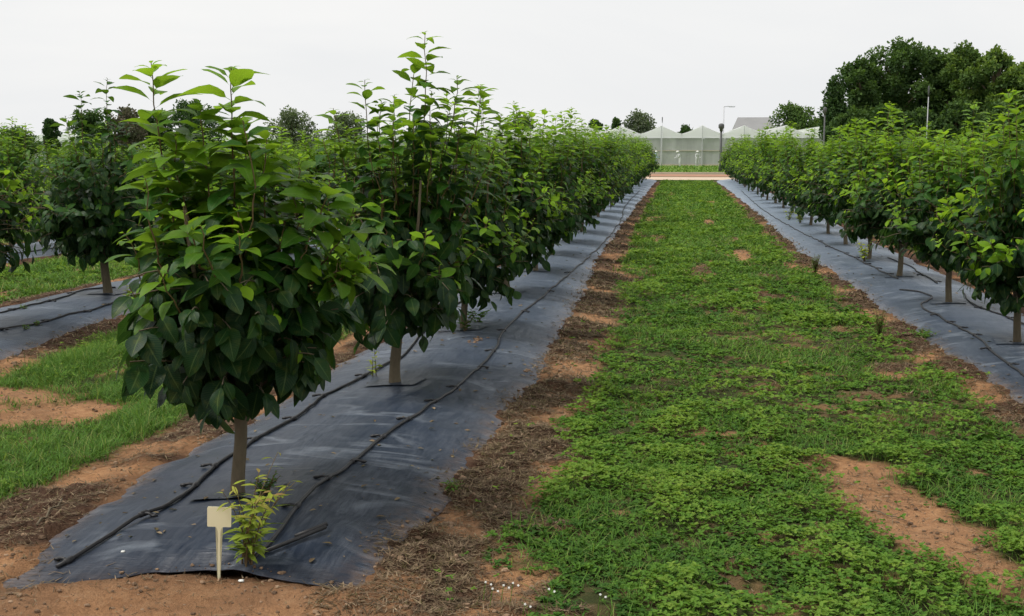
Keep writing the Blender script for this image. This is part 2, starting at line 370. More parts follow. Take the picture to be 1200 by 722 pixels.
# ------------------------------------------------------------------ weed mats
ML = {'L1': 'black woven weed mat under the tree row beside the cream plant marker',
      'R1': 'black woven weed mat under the tree row right of the grass strip',
      'L2': 'black woven weed mat one row left of the marker tree row',
      'L3': 'black woven weed mat two rows left of the marker tree row',
      'L4': 'far black weed mat three rows left of the marker tree row',
      'R2': 'dark weed mat hidden behind the tree row right of the grass strip'}
for k in ML:
    us = np.linspace(-1, 1, 72 if k in ('L1', 'R1', 'L2') else 30)
    n = 700 if k in ('L1', 'R1') else 320
    vs = np.concatenate([np.linspace(0, .02, 6)[:-1], .02+.98*(np.exp(np.linspace(0, 3.0, n))-1)/(math.exp(3.0)-1)])
    U, Vv = np.meshgrid(us, vs); Yy = 4.0+Vv*(Y1-4.0); l, r = edges(k, Yy); Xx = l+(r-l)*(U+1)/2
    fr = front(k, Xx); Yy = fr+(Y1-fr)*Vv; l, r = edges(k, Yy); Xx = l+(r-l)*(U+1)/2
    Zz = mat_z(k, Xx, Yy)
    i = np.arange(len(vs)-1)[:, None]*len(us); j = np.arange(len(us)-1)[None]
    q = np.stack([i+j, i+j+1, i+len(us)+j+1, i+len(us)+j], -1).reshape(-1, 4)
    ed = np.maximum(sst(.62, 1, np.abs(U)), sst(4.35, 4.05, Yy)*(.7 if k == 'L1' else 0))
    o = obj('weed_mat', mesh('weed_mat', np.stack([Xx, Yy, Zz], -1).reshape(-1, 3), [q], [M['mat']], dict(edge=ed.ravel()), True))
    md = o.modifiers.new('thickness', 'SOLIDIFY'); md.thickness = .004; md.offset = 1
    tag(o, ML[k], 'weed mat', 'woven weed mats laid along the tree rows')

# ------------------------------------------------------------------ leaves
TS = np.array([-.16, 0, .10, .26, .45, .65, .83, .94, 1.0]); WS = np.array([.035, .045, .50, .88, 1.0, .86, .50, .22, .02])
def norm(v): return v/(np.linalg.norm(v, axis=-1, keepdims=True)+1e-9)
def leaves(mb, pos, d, nrm, L, W, droop, tint, rs, fold=.18, mi=0, T=TS, Wd=WS):
    pos = np.asarray(pos, float); n = len(pos)
    if not n: return
    d = norm(d); nrm = norm(nrm - d*np.sum(nrm*d, 1, keepdims=True)); s = np.cross(d, nrm)
    L = np.broadcast_to(L, (n,)); W = np.broadcast_to(W, (n,)); droop = np.broadcast_to(droop, (n,)); tint = np.broadcast_to(tint, (n,))
    tw = rs.uniform(-.35, .35, n); k = len(T)
    cen = pos[:, None] + L[:, None, None]*(T[None, :, None]*d[:, None]*(1-.25*np.abs(droop)[:, None, None]*np.clip(T, 0, 1)[None, :, None]) - (np.clip(T, 0, 1)**2)[None, :, None]*droop[:, None, None]*nrm[:, None])
    ang = tw[:, None]*np.clip(T, 0, 1)[None]
    S = np.cos(ang)[..., None]*s[:, None]+np.sin(ang)[..., None]*nrm[:, None]
    wv = rs.uniform(-.12, .12, (n, k))
    w = (L*W)[:, None]*Wd[None]
    left = cen - S*w[..., None] + nrm[:, None]*((fold+wv)*w)[..., None]
    rght = cen + S*w[..., None] + nrm[:, None]*((fold-wv)*w)[..., None]
    V = np.stack([left, cen, rght], 2).reshape(-1, 3)
    base = (np.arange(n)*k*3)[:, None, None]; r = (np.arange(k-1)*3)[None, :, None]
    q = np.stack([np.stack([base+r+a, base+r+a+1, base+r+a+4, base+r+a+3], -1) for a in (0, 1)], 2).reshape(-1, 4)
    mb.add(V, q, mi, tint=np.repeat(tint, k*3), lt=np.tile(np.repeat(T, 3), n), ls=np.tile([-1., 0, 1.], n*k), rnd=np.repeat(rs.rand(n), k*3))
def smooth_path(p0, d0, p1, n=10):
    t = np.linspace(0, 1, n)[:, None]; p0 = np.array(p0); p1 = np.array(p1); c = p0+np.array(d0)
    return (1-t)**2*p0+2*t*(1-t)*c+t*t*p1
def sample(path, s):
    seg = np.linalg.norm(np.diff(path, axis=0), axis=1); c = np.concatenate([[0], np.cumsum(seg)]); L = c[-1]
    s = np.clip(s, 0, L); P_ = np.stack([np.interp(s, c, path[:, i]) for i in range(3)], 1)
    e = np.stack([np.interp(np.clip(s+.02, 0, L), c, path[:, i])-np.interp(np.clip(s-.02, 0, L), c, path[:, i]) for i in range(3)], 1)
    return P_, norm(e), L

def add_shoot(mb, p0, d0, p1, rs, ls=1.0, start=.1, tip_light=1.0, spacing=.036, stem=.0055, light_len=.50, tmin=.08):
    """stem with leaves set in a spiral: small bright ones at the tip, large dark hanging ones lower down"""
    path = smooth_path(p0, d0, p1, 12)
    tb = np.linspace(0, 1, 12)[:, None]; bd = rs.normal(0, .028, 3)*np.array([1, 1, .3]); path = path+np.sin(tb*PI*rs.uniform(1.2, 2.2))*bd*tb**.5*(1-.3*tb); path[1:-1] += rs.normal(0, .005, (10, 3))
    L = sample(path, np.array([0.]))[2]
    mb.tube(path, np.linspace(stem, .0022, 12), 5, mi=1, cap=False, tint=.3, lt=.5, ls=.5, rnd=.2)
    s = []; c = L-.006
    while c > L*start:
        s.append(c); back = L-c; c -= spacing*(.45+.55*min(1, back/.16))*rs.uniform(.8, 1.2)
    s = np.array(s); n = len(s)
    if n == 0: return
    pos, tan, _ = sample(path, s); back = L-s
    az = np.arange(n)*2.4+rs.uniform(0, 6.28)+rs.normal(0, .3, n)
    out = np.stack([np.cos(az), np.sin(az), 0*az], 1); out = norm(out-tan*np.sum(out*tan, 1, keepdims=True))
    young = np.clip(1-back/light_len, 0, 1)
    up = .62*young**1.5+.22 - .75*sst(.3, .9, back)+rs.normal(0, .15, n)
    d = out+tan*up[:, None]*.9; d[:, 2] -= sst(.25, .8, back)*.55
    ln = (.030+.120*sst(0, .10, back)*(1-.18*sst(.3, .8, back)))*rs.uniform(.8, 1.15, n)*ls
    nr = tan*1.0+np.array([0, 0, .5])+rs.normal(0, .22, (n, 3))
    pos = pos + norm(d)*(.016*ln/.12)[:, None]
    tint = np.clip(tmin+(tip_light-tmin)*young**.62*rs.uniform(.75, 1.15, n), 0, 1)
    leaves(mb, pos, d, nr, ln, .27, rs.uniform(.22, .58, n), tint, rs)

def make_tree(seed, H=2.1, R=.6, zc=.80, rz=.46, tall=None, mids=9, sides=14, twigs=95, trunk_r=.032, fork=.36, lean=(0, 0), lf=1.0, light=1.0, fill=330, ms=0., ml=.35, tl=1.0, ts=.029):
    rs = np.random.RandomState(seed); zt = .40
    res = {}
    t = MB(); n = 12; zz = np.linspace(-.06, .50, n); cen = np.stack([.012*np.sin(zz*9+seed)+lean[0]*zz, .010*np.cos(zz*7+seed)+lean[1]*zz, zz], 1)
    rr = trunk_r*(1.0+.45*np.exp(-(zz+.06)/.05))*(1-.25*zz)*(1+.06*rs.rand(n)); rr[-1] *= .8
    t.tube(cen, rr, 12); res['trunk'] = t
    top = cen[-1]; br = MB(); sca = []
    na = 5; a0 = rs.uniform(0, 6.28)
    for i in range(na):
        a = a0+i*2*PI/na+rs.uniform(-.3, .3); o_ = np.array([math.cos(a), math.sin(a), 0])
        p0 = cen[n-4+i % 3]; L_ = rs.uniform(.8, 1.0)
        p1 = np.array([top[0], top[1], 0])+o_*R*rs.uniform(.35, .6)+np.array([0, 0, rs.uniform(1.05, 1.4)])
        path = smooth_path(p0, o_*R*.42+np.array([0, 0, .22]), p1, 12); sca.append(path)
        br.tube(path, np.linspace(trunk_r*.62, .007, 12), 7, cap=False)
    fo = MB()
    # globe of hanging leaves on side twigs
    for i in range(twigs):
        u = rs.uniform(-.92, .75); a = i*2.4+rs.uniform(-.3, .3); q = math.sqrt(1-u*u); lum = 1+.16*math.sin(a*2+seed)+.10*math.sin(a*5+u*6)
        o_ = np.array([math.cos(a)*q*R*lum, math.sin(a)*q*R*lum, u*rz*(1+.1*math.sin(3*a))])*rs.uniform(.68, 1.12)
        p1 = np.array([lean[0]*.5, lean[1]*.5, zc])+o_
        sp = sca[int(rs.randint(na))] if rs.rand() < .3 else min(sca, key=lambda s_: np.min(np.linalg.norm(s_-p1, axis=1)))
        j = int(np.clip(np.argmin(np.linalg.norm(sp-p1, axis=1))-rs.randint(1, 4), 1, 10)); p0 = sp[j]
        dd = p1-p0; path = smooth_path(p0, dd*.45+np.array([0, 0, .10]), p1, 7)
        br.tube(path, np.linspace(.006, .0025, 7), 4, cap=False)
        Ln = sample(path, np.array([0.]))[2]
        s = np.arange(Ln-.005, Ln*.30, -.042)*1.0; s += rs.normal(0, .008, len(s)); m_ = len(s)
        if m_ == 0: continue
        pos, tan, _ = sample(path, s); az = rs.uniform(0, 6.28, m_)
        ro = norm(np.stack([np.cos(az), np.sin(az), rs.uniform(-.5, .5, m_)], 1)); outw = norm(np.array([o_[0], o_[1], max(o_[2], -.05)*.6])[None]+0*pos)
        d = tan*.35+ro*.75+outw*.30+np.array([0, 0, -.75-.25*(u < 0)]); nr = outw*1.0+np.array([0, 0, .75])+rs.normal(0, .50, (m_, 3))
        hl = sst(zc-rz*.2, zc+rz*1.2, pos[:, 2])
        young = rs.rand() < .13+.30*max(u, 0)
        tint = np.clip(rs.uniform(.0, .16, m_)+.28*hl*rs.rand(m_), 0, 1)  # low leaves: own dark green, with crown shade also put into the tint
        ln = rs.uniform(.070, .160, m_)*lf*(.8+.2*(u < .2))
        if young: tint = np.clip(tint+(s/Ln)**3*.95*light, 0, 1); ln *= np.where(s > Ln*.75, .62, 1)
        leaves(fo, pos+norm(d)*.02, d, nr, ln, .31, rs.uniform(.05, .45, m_), tint, rs)
    # inner fill so the crown does not read as hollow
    m_ = fill; a = rs.uniform(0, 6.28, m_); u = rs.uniform(-1, 1, m_); q = np.sqrt(1-u*u); rad = rs.uniform(.3, .85, m_)
    o_ = np.stack([np.cos(a)*q*R, np.sin(a)*q*R, u*rz], 1)*rad[:, None]; outw = norm(o_+1e-4)
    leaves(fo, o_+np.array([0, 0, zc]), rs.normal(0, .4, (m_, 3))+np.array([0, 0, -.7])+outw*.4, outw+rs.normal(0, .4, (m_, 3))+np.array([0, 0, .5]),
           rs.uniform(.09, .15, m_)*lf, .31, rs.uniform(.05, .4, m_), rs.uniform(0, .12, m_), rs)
    # short upright shoots filling the shoulder, and side shoots
    for i in range(mids):
        a = i*2.4+rs.uniform(-.4, .4); rr_ = R*rs.uniform(.15, .95); b0 = np.array([math.cos(a)*rr_*.7, math.sin(a)*rr_*.7, zc+rz*rs.uniform(.15, .55)])
        b0[0] += ms*.6; p1 = np.array([math.cos(a)*rr_+ms, math.sin(a)*rr_, rs.uniform(1.18, 1.36+.62*(H-1.3)*(1-.45*rr_/R))])
        add_shoot(fo, b0, (p1-b0)*np.array([.7, .7, .35]), p1, rs, .92*lf, .03, rs.uniform(.45, .95)*light, light_len=ml)
    for i in range(sides):
        a = i*2.4+rs.uniform(-.4, .4)+1; b0 = np.array([math.cos(a)*R*.5, math.sin(a)*R*.5, zc+rz*rs.uniform(-.25, .6)])
        b0[0] += ms*.5; p1 = np.array([math.cos(a)*R*rs.uniform(.9, 1.2)+ms*.7, math.sin(a)*R*rs.uniform(.95, 1.25), b0[2]+rs.uniform(.10, .38)])
        add_shoot(fo, b0, (p1-b0)*np.array([.8, .8, .1]), p1, rs, .8*lf, .15, rs.uniform(.7, 1.15)*light, light_len=.30)
    res['foliage'] = fo; res['branch'] = br; sh = []
    if tall is None:
        tall = []
        for i in range(9):
            a = i*2.4+seed; r_ = R*rs.uniform(.1, .72); tall.append((math.cos(a)*r_, math.sin(a)*r_, H*rs.uniform(.78, .96) if i else H))
    for (x, y, z) in tall:
        m_ = MB(); b0 = np.array([x*.55, y*.55, zc+rz*.35]); p1 = np.array([x, y, z])
        add_shoot(m_, b0, (p1-b0)*np.array([.8, .8, .5]), p1, rs, tl*lf, .02, rs.uniform(.7, 1.0)*light, spacing=ts, stem=.006, light_len=.70)
        sh.append(m_)
    res['shoots'] = sh
    return res
def tree_data(name, r):
    return dict(trunk=r['trunk'].data('trunk', M['bark'], True), branch=r['branch'].data('branches', M['bark'], True),
                foliage=r['foliage'].data('foliage', [M['leaf'], M['twigbark']], True), shoots=[s.data('shoot', [M['leaf'], M['twigbark']], True) for s in r['shoots']])
def far_data(r):
    br = r['trunk'].join(r['branch']); fo = r['foliage']
    for s in r['shoots']: fo.join(s)
    return dict(trunk=br.data('trunk', M['bark'], True), foliage=fo.data('crown', [M['leaf'], M['twigbark']], True))
def put_tree(D_, x, y, z, rz, s, label, group):
    e = bpy.data.objects.new('persimmon_tree', None); C.objects.link(e); e.location = (x, y, z); e.rotation_euler = (0, 0, rz); e.scale = (s,)*3
    e.empty_display_size = .2
    tag(e, label, 'fruit tree', group)
    obj('trunk', D_['trunk'], e)
    if 'branch' in D_: obj('branches', D_['branch'], e)
    obj('foliage', D_['foliage'], e)
    for m_ in D_.get('shoots', []): obj('shoot', m_, e)
    return e
# the two nearest trees have their own shoots where the photograph shows them; x right, y away
T1 = tree_data('t', make_tree(11, 2.05, .50, .82, .38, tall=[(-.37, .05, 1.93), (.02, .0, 1.90), (-.30, .2, 1.55), (.10, -.12, 1.32), (.26, .1, 1.50), (.44, .0, 1.42), (.52, .12, 1.30), (-.12, -.2, 1.22), (.58, -.02, 1.10), (-.22, -.05, 1.62), (-.30, .0, 1.45), (.16, .05, 1.62), (.0, .15, 1.7), (-.12, .0, 1.75)], mids=13, sides=13, twigs=150, trunk_r=.030, lf=1.10, fill=480, ms=.05, ml=.26, tl=1.16, ts=.023))
T2 = tree_data('t', make_tree(23, 2.25, .57, .78, .50, tall=[(.22, .0, 2.28), (-.20, .05, 2.0), (.38, .1, 2.0), (.05, -.15, 1.75), (.55, .15, 1.95), (-.36, -.1, 1.80), (-.02, .2, 1.9), (.66, -.05, 1.62), (.12, .1, 2.12), (.30, -.1, 1.9), (.17, -.1, 1.75), (-.1, .1, 1.85), (.45, -.05, 1.7)], mids=20, sides=18, ml=.28, twigs=120, trunk_r=.036, fill=380))
VAR = [tree_data('t', make_tree(30+i*7, [2.15, 2.05, 2.22, 2.1][i], [.66, .62, .64, .68][i], [.84, .88, .82, .86][i], .46, mids=26, sides=22, fill=420, light=1.15, lean=(.03*(i-1), .02*i))) for i in range(4)]
LOW = [tree_data('t', make_tree(60+i*9, 2.2, .58, .74+.04*i, .52, mids=24, sides=20, fill=420, ml=.30, light=1.15, lean=(.02, .03*i))) for i in range(2)]
DOME = tree_data('t', make_tree(77, 2.2, .74, .92, .56, tall=[(-.22, 0, 2.15), (.0, .1, 2.0), (.12, .0, 2.28), (.3, .1, 1.85), (-.4, .1, 1.9)], mids=16, sides=14, twigs=190, trunk_r=.045, light=.5, fill=520))
FAR = [far_data(make_tree(130+i*5, 2.14+.05*(i % 2), .68, .78, .50, mids=32, sides=26, light=1.1, twigs=72, fill=260)) for i in range(4)]

ORD = ['first', 'second', 'third', 'fourth', 'fifth', 'sixth', 'seventh', 'eighth', 'ninth', 'tenth', 'eleventh', 'twelfth', 'thirteenth', 'fourteenth', 'fifteenth', 'sixteenth', 'seventeenth',
       'eighteenth', 'nineteenth', 'twentieth', 'twenty-first', 'twenty-second', 'twenty-third', 'twenty-fourth']
rr = np.random.RandomState(5)
SP = 2.45
def hz(k, x, y): return float(mat_z(k, np.array([x]), np.array([y]))[0])
ROWN = {'L1': 'row behind the cream marker', 'L2': 'row one left of the marker row', 'L3': 'row two left of the marker row', 'L4': 'row three left of the marker row',
        'L5': 'row four left of the marker row', 'L6': 'row five left of the marker row', 'R1': 'row right of the grass strip', 'R2': 'second row right of the grass strip', 'R3': 'third row right of the grass strip'}
KX = {'L1': .5755, 'L2': .5755, 'L3': .5755, 'L4': .5755, 'L5': .5755, 'L6': .5755, 'R1': .292, 'R2': .292, 'R3': .292}
trunks = []
for k in ROWS:
    cnt = 0
    for i in range(24):
        y = 4.96+SP*i
        if k == 'L1': y = [4.96, 7.52, 9.88, 12.5, 14.8][i] if i < 5 else y
        if k[0] == 'R': y -= .03
        if y > 61.5: break
        x = ROWS[k]+rr.uniform(-.05, .05)
        if k == 'L1' and i < 5: x = [-1.94, -1.83, -1.80, -1.80, -1.77][i]
        if k == 'L2' and i == 3: x, y = -6.08, 11.9
        if k == 'L2' and i == 2: x, y = -6.2, 9.35
        if k == 'L2' and y < 8: continue
        if abs(x)-.9 > KX[k]*y: continue
        z = hz(k, x, y) if k in ML else 0.0
        o = ORD[cnt]; cnt += 1; near = y < 22 and k in ('L1', 'L2', 'R1')
        if k in ('L5', 'L6', 'R3', 'L4'):
            lab = 'distant leafy persimmon tree, %s in the %s' % (o, ROWN[k])
        elif k == 'L1' and i == 0: lab = 'nearest persimmon tree, big dark leaves and two bright upright shoots, behind the cream marker'
        elif k == 'L1' and i == 1: lab = 'tall persimmon tree with the highest pointed shoot, second from the cream marker'
        elif k == 'L2' and i == 3: lab = 'dark round-crowned persimmon tree with bare trunk, alone on the mat left of the marker'
        elif k == 'L1' and y > 58.4: lab = 'last persimmon tree at the far end of the row behind the cream marker'
        elif k == 'R1' and y > 58.4: lab = 'last persimmon tree by the track, in the row right of the grass strip'
        else: lab = 'leafy persimmon tree, %s from the front in the %s' % (o, ROWN[k])
        grp = 'persimmon trees in the '+ROWN[k]
        if k == 'L1' and i == 0: D_, rot, s = T1, 0, 1
        elif k == 'L1' and i == 1: D_, rot, s = T2, 0, 1
        elif k == 'L2' and i == 3: D_, rot, s = DOME, 0, 1
        elif near and k == 'L1': D_, rot, s = LOW[i % 2], rr.uniform(0, 6.28), rr.uniform(.95, 1.03)
        elif near: D_, rot, s = VAR[(i*3+len(k+o)) % 4], rr.uniform(0, 6.28), rr.uniform(.93, 1.04)
        else: D_, rot, s = FAR[int(rr.randint(4))], rr.uniform(0, 6.28), rr.uniform(.9, 1.07)
        if k in ('L3', 'L4', 'L5', 'L6') or (k == 'L2' and y > 14): s *= .90
        if k == 'L1' and i == 2: s = .92
        if k == 'R1' and y < 14: s = .90 if y < 11 else .94
        put_tree(D_, x, y, z-.005, rot, s, lab, grp); trunks.append((k, x, y, z))

# planting slits: square dark flap of mat lifted round each near trunk
# ------------------------------------------------------------------ drip hoses
def px_path(k, pts):
    out = []
    for (a, b) in pts:
        x, y = ground_at(a, b, .09)
        for _ in range(3): x, y = ground_at(a, b, hz(k, x, y))
        out.append((x, y))
    return out
def hose(k, xy, label, seed, ems=(), loose=None, r=.0085):
    rs = np.random.RandomState(seed); xy = np.array(xy, float)
    s = np.concatenate([[0], np.cumsum(np.linalg.norm(np.diff(xy, axis=0), axis=1))]); n = int(s[-1]/.06)+2; t = np.linspace(0, s[-1], n)
    # Catmull-Rom through the points
    def cr(c):
        d = np.gradient(c, s); h = np.interp(t, s, np.arange(len(s))); i = np.clip(h.astype(int), 0, len(s)-2); f = (t-s[i])/(s[i+1]-s[i]); w = s[i+1]-s[i]
        return (2*f**3-3*f**2+1)*c[i]+(f**3-2*f**2+f)*d[i]*w+(-2*f**3+3*f**2)*c[i+1]+(f**3-f**2)*d[i+1]*w
    x, y = cr(xy[:, 0]), cr(xy[:, 1]); x = x+(fbm(t*1.3, t*0, seed)-.5)*.05; z = mat_z(k, x, y)+.011+.006*fbm(t*2, t*0, seed+3)
    pts = np.stack([x, y, z], 1); m = MB(); m.tube(pts, r, 8)
    e = bpy.data.objects.new('drip_hose', None); C.objects.link(e); e.location = pts[0]; tag(e, label, 'irrigation hose', 'drip hoses on the weed mats')
    def child(name, mb):
        me = mb.data(name, M['hose'], True); o = obj(name, me, e, loc=tuple(-pts[0])); return o
    child('tube', m)
    for c in ems:
        i = int(np.clip(np.searchsorted(t, c), 1, n-2)); p = pts[i]; T_ = norm(pts[i+1]-pts[i-1]); Sd = np.array([-T_[1], T_[0], 0])*(1 if rs.rand() < .5 else -1)
        q = MB(); q.tube([p-T_*.022, p-T_*.018, p+T_*.018, p+T_*.022], [.010, .0135, .0135, .010], 8)
        q.tube([p, p+Sd*.028+np.array([0, 0, .006]), p+Sd*.055+np.array([0, 0, .0])], [.008, .006, .0085], 6)
        q.blob(p+Sd*.058, (.016, .013, .008), seed, .3)
        child('emitter', q)
    if loose is not None:
        q = MB(); q.tube(loose, r*1.05, 8); q.tube(np.array(loose[-2:])*1.0+np.array([0, .014, .009]), r*1.15, 8); child('folded_end', q)
    return e
h1 = px_path('L1', [(70, 668), (110, 643), (190, 598), (262, 542), (345, 492), (402, 455), (462, 424)])+[(-2.13, 9.6), (-2.2, 12), (-2.16, 15), (-2.2, 20), (-2.15, 30)]
hose('L1', h1, 'left black drip hose running beside the nearest trunk on the marker mat', 1, [.05, .42, .95, 1.25, 1.75, 2.3, 2.9, 3.6, 4.3])
h2 = px_path('L1', [(300, 660), (318, 640), (345, 600), (392, 560), (440, 522), (488, 488), (535, 455), (572, 422), (592, 388), (640, 345), (672, 318), (702, 290), (726, 262)])+[(-1.42, 32), (-1.45, 45)]
a = px_path('L1', [(306, 652), (345, 638), (382, 624)]); lo = [(p[0], p[1], hz('L1', *p)+.012+.006*i) for i, p in enumerate(a)]
hose('L1', h2, 'right black drip hose curving along the marker mat toward the grass strip', 2, [.5, .9, 1.3, 1.75, 2.2, 2.7, 3.2, 3.9, 4.6, 5.6, 6.8, 8.5, 10.5], lo)
h3 = px_path('R1', [(1230, 462), (1200, 441), (1170, 418), (1150, 400), (1120, 383), (1098, 371), (1080, 357), (1092, 349), (1078, 343), (1056, 341)])
hose('R1', h3, 'near black drip hose with a hooked end on the right mat', 3, [.2, .9, 1.6, 2.2, 2.6, 3.0, 3.4])
h4 = px_path('R1', [(1052, 328), (1030, 318), (1010, 307), (985, 296), (955, 281), (930, 268), (905, 254)])+[(2.32, 45)]
hose('R1', h4, 'middle black drip hose running to the far end of the right mat', 4, [.5, 1.3, 2.0, 2.8, 3.6, 4.8, 6])
h5 = px_path('R1', [(1240, 398), (1200, 381), (1172, 370), (1142, 358), (1130, 345)])
hose('R1', h5, 'black drip hose behind the trunks on the right mat', 5, [.5, 1.1, 1.8])
h5b = px_path('R1', [(1098, 333), (1080, 322), (1068, 314), (1040, 303)])
hose('R1', h5b, 'short black drip hose end lying between two right row trunks', 15, [.1, .9])
h6 = px_path('L2', [(-30, 394), (0, 388), (45, 380), (80, 370), (122, 360), (160, 348), (200, 333)])+[(-5.75, 18), (-5.75, 30)]
hose('L2', h6, 'near black drip hose on the mat of the dark round tree', 6, [.4, 1.0, 1.7, 2.2, 2.9, 3.6])
h7 = px_path('L2', [(-30, 374), (0, 368), (40, 358), (75, 349), (105, 340), (135, 338)])
hose('L2', h7, 'far black drip hose ending at the dark round tree trunk', 7, [.5, 1.1, 1.8])
h8 = px_path('L3', [(-30, 306), (0, 300), (40, 297), (75, 292)])+[(-10.1, 24), (-10.1, 35)]
hose('L3', h8, 'black drip hose on the mat two rows left of the marker', 8, [])

# short black cross pieces where the mat is slit round the trunks
for (k, x, y, z) in trunks:
    if y < 16.5 and k in ('L1', 'R1', 'L2'):
        rs = np.random.RandomState(int(y*100)); w = .17; n = 9
        a, b = np.meshgrid(np.linspace(-1, 1, n), np.linspace(-1, 1, n)); rr_ = np.maximum(abs(a), abs(b))
        XX = x+a*w+.02*b; YY = y+b*w*.8; ZZ = mat_z(k, XX, YY)+.006+.012*rr_*fbm(a*2+9, b*2+y, 3)
        i = np.arange(n-1)[:, None]*n; j = np.arange(n-1)[None]; q = np.stack([i+j, i+j+1, i+n+j+1, i+n+j], -1).reshape(-1, 4)
        o = obj('planting_collar', mesh('planting_collar', np.stack([XX, YY, ZZ], -1).reshape(-1, 3), [q], [M['hose'] if False else M['mat']], dict(edge=0*XX.ravel()), True))
        near_ = sorted([t_[2] for t_ in trunks if t_[0] == k])
        tag(o, 'square mat collar round the %s trunk of the %s' % (ORD[near_.index(y)], {'L1': 'marker row', 'L2': 'row left of the marker row', 'R1': 'right row'}[k]), 'mat collar', 'weed mat collars round the trunks')

# ------------------------------------------------------------------ ground vegetation
def in_view(x, y, m=1.6):
    return (x > -(.62*y+m)) & (x < .33*y+m)
def scatter(n, x0, x1, y0, y1, rs): 
    x = rs.uniform(x0, x1, n); y = rs.uniform(y0, y1, n); k = in_view(x, y); return x[k], y[k]
SIMT = np.array([0, .35, .7, 1.0]); 
def hexleaf(mb, pos, d, nrm, L, W, tint, rs, bend=.15):
    n = len(pos); d = norm(d); nrm = norm(nrm-d*np.sum(nrm*d, 1, keepdims=True)); s = np.cross(d, nrm); L = L[:, None]; W_ = W*L if np.isscalar(W) else W[:, None]*L
    P0 = pos; P1 = pos+d*L*.35+s*W_*.85+nrm*L*.05; P2 = pos+d*L*.72+s*W_*.8-nrm*L*bend*.3; P3 = pos+d*L-nrm*L*bend; P4 = pos+d*L*.72-s*W_*.8-nrm*L*bend*.3; P5 = pos+d*L*.35-s*W_*.85+nrm*L*.05
    V = np.stack([P0, P1, P2, P3, P4, P5], 1).reshape(-1, 3); b = np.arange(n)[:, None]*6
    f = np.concatenate([b+np.array([[0, 1, 2, 3]]), b+np.array([[0, 3, 4, 5]])])
    mb.add(V, f, 0, tint=np.repeat(tint, 6), lt=np.tile([0, .35, .7, 1, .7, .35], n), ls=np.tile([0, .9, .8, 0, -.8, -.9], n), rnd=np.repeat(rs.rand(n), 6))
def blade(mb, pos, d, L, w, tint, rs, bend=.5):
    """thin three-segment bent blades"""
    n = len(pos); d = norm(d); h = norm(np.stack([d[:, 1], -d[:, 0], 0*d[:, 0]], 1)+1e-4); o_ = norm(np.stack([d[:, 0], d[:, 1], 0*d[:, 0]], 1)+rs.normal(0, .2, (n, 3))*np.array([1, 1, 0]))
    L = L[:, None]; w = w[:, None]; b = bend if np.isscalar(bend) else bend[:, None]
    P = [pos + d*L*t + o_*L*b*t*t - np.array([0, 0, 1])*L*b*.55*t*t for t in (0, .4, .75, 1)]
    V = np.stack([P[0]-h*w, P[0]+h*w, P[1]-h*w*.9, P[1]+h*w*.9, P[2]-h*w*.6, P[2]+h*w*.6, P[3]], 1).reshape(-1, 3); i = np.arange(n)[:, None]*7
    mb.add(V, np.concatenate([i+np.array([[0, 1, 3, 2]]), i+np.array([[2, 3, 5, 4]])]), 0, tint=np.repeat(tint, 7), lt=np.tile([0, 0, .4, .4, .75, .75, 1], n), ls=np.tile([.5]*7, n), rnd=np.repeat(rs.rand(n), 7))
    mb.F[3].append((i+np.array([[4, 5, 6]])) + mb.n - 7*n); mb.mi[3].append(np.zeros(n))
# zones: (x0,x1,y0,y1, sprigs per m2, leaf size)
rs = np.random.RandomState(9)
cov = MB(); gra = MB()
def broad(x0, x1, y0, y1, dens, size, frac=1.0):
    n = int((x1-x0)*(y1-y0)*dens); x, y = scatter(n, x0, x1, y0, y1, rs)
    g, lit, d = masks(x, y); cl = fbm(x*3.5, y*3.5, 71, 4); cl2 = fbm(x*.8, y*.6, 73, 3)
    thin = sst(.40, .62, fbm(x*1.5+4, y*.55, 83, 4))*sst(6.5, 10, y); keep = rs.rand(len(x)) < g*(1-.72*thin)*sst(.30, .52, cl+.12)*frac*(1-.55*sst(.55, .68, fbm(x*1.2, y*1.1, 81, 3)))+.012*(d > .03)*(y < 14); x, y, cl, cl2, g = x[keep], y[keep], cl[keep], cl2[keep], g[keep]
    h = (.008+.075*sst(.35, .75, cl)*rs.uniform(.3, 1, len(x)))*(1+.25*(size > .03)); z0 = gnd_z(x, y)
    k = 5; n = len(x); az = rs.uniform(0, 6.28, n)[:, None]+np.arange(k)[None]*2*PI/k+rs.normal(0, .25, (n, k))
    el = rs.uniform(-.15, .75, (n, k)); d_ = np.stack([np.cos(az)*np.cos(el), np.sin(az)*np.cos(el), np.sin(el)], -1).reshape(-1, 3)
    pos = np.repeat(np.stack([x, y, z0+h], 1), k, 0); nr = np.array([0, 0, 1.])+rs.normal(0, .3, (n*k, 3)); L = np.repeat(size*rs.uniform(.6, 1.35, n), k)*rs.uniform(.8, 1.15, n*k)
    ti = np.clip(np.repeat(.12+.55*sst(.3, .75, cl)+.5*(cl2-.5)+.15*rs.normal(0, 1, n), k), 0, 1)
    hexleaf(cov, pos, d_, nr, L, .33, ti, rs)
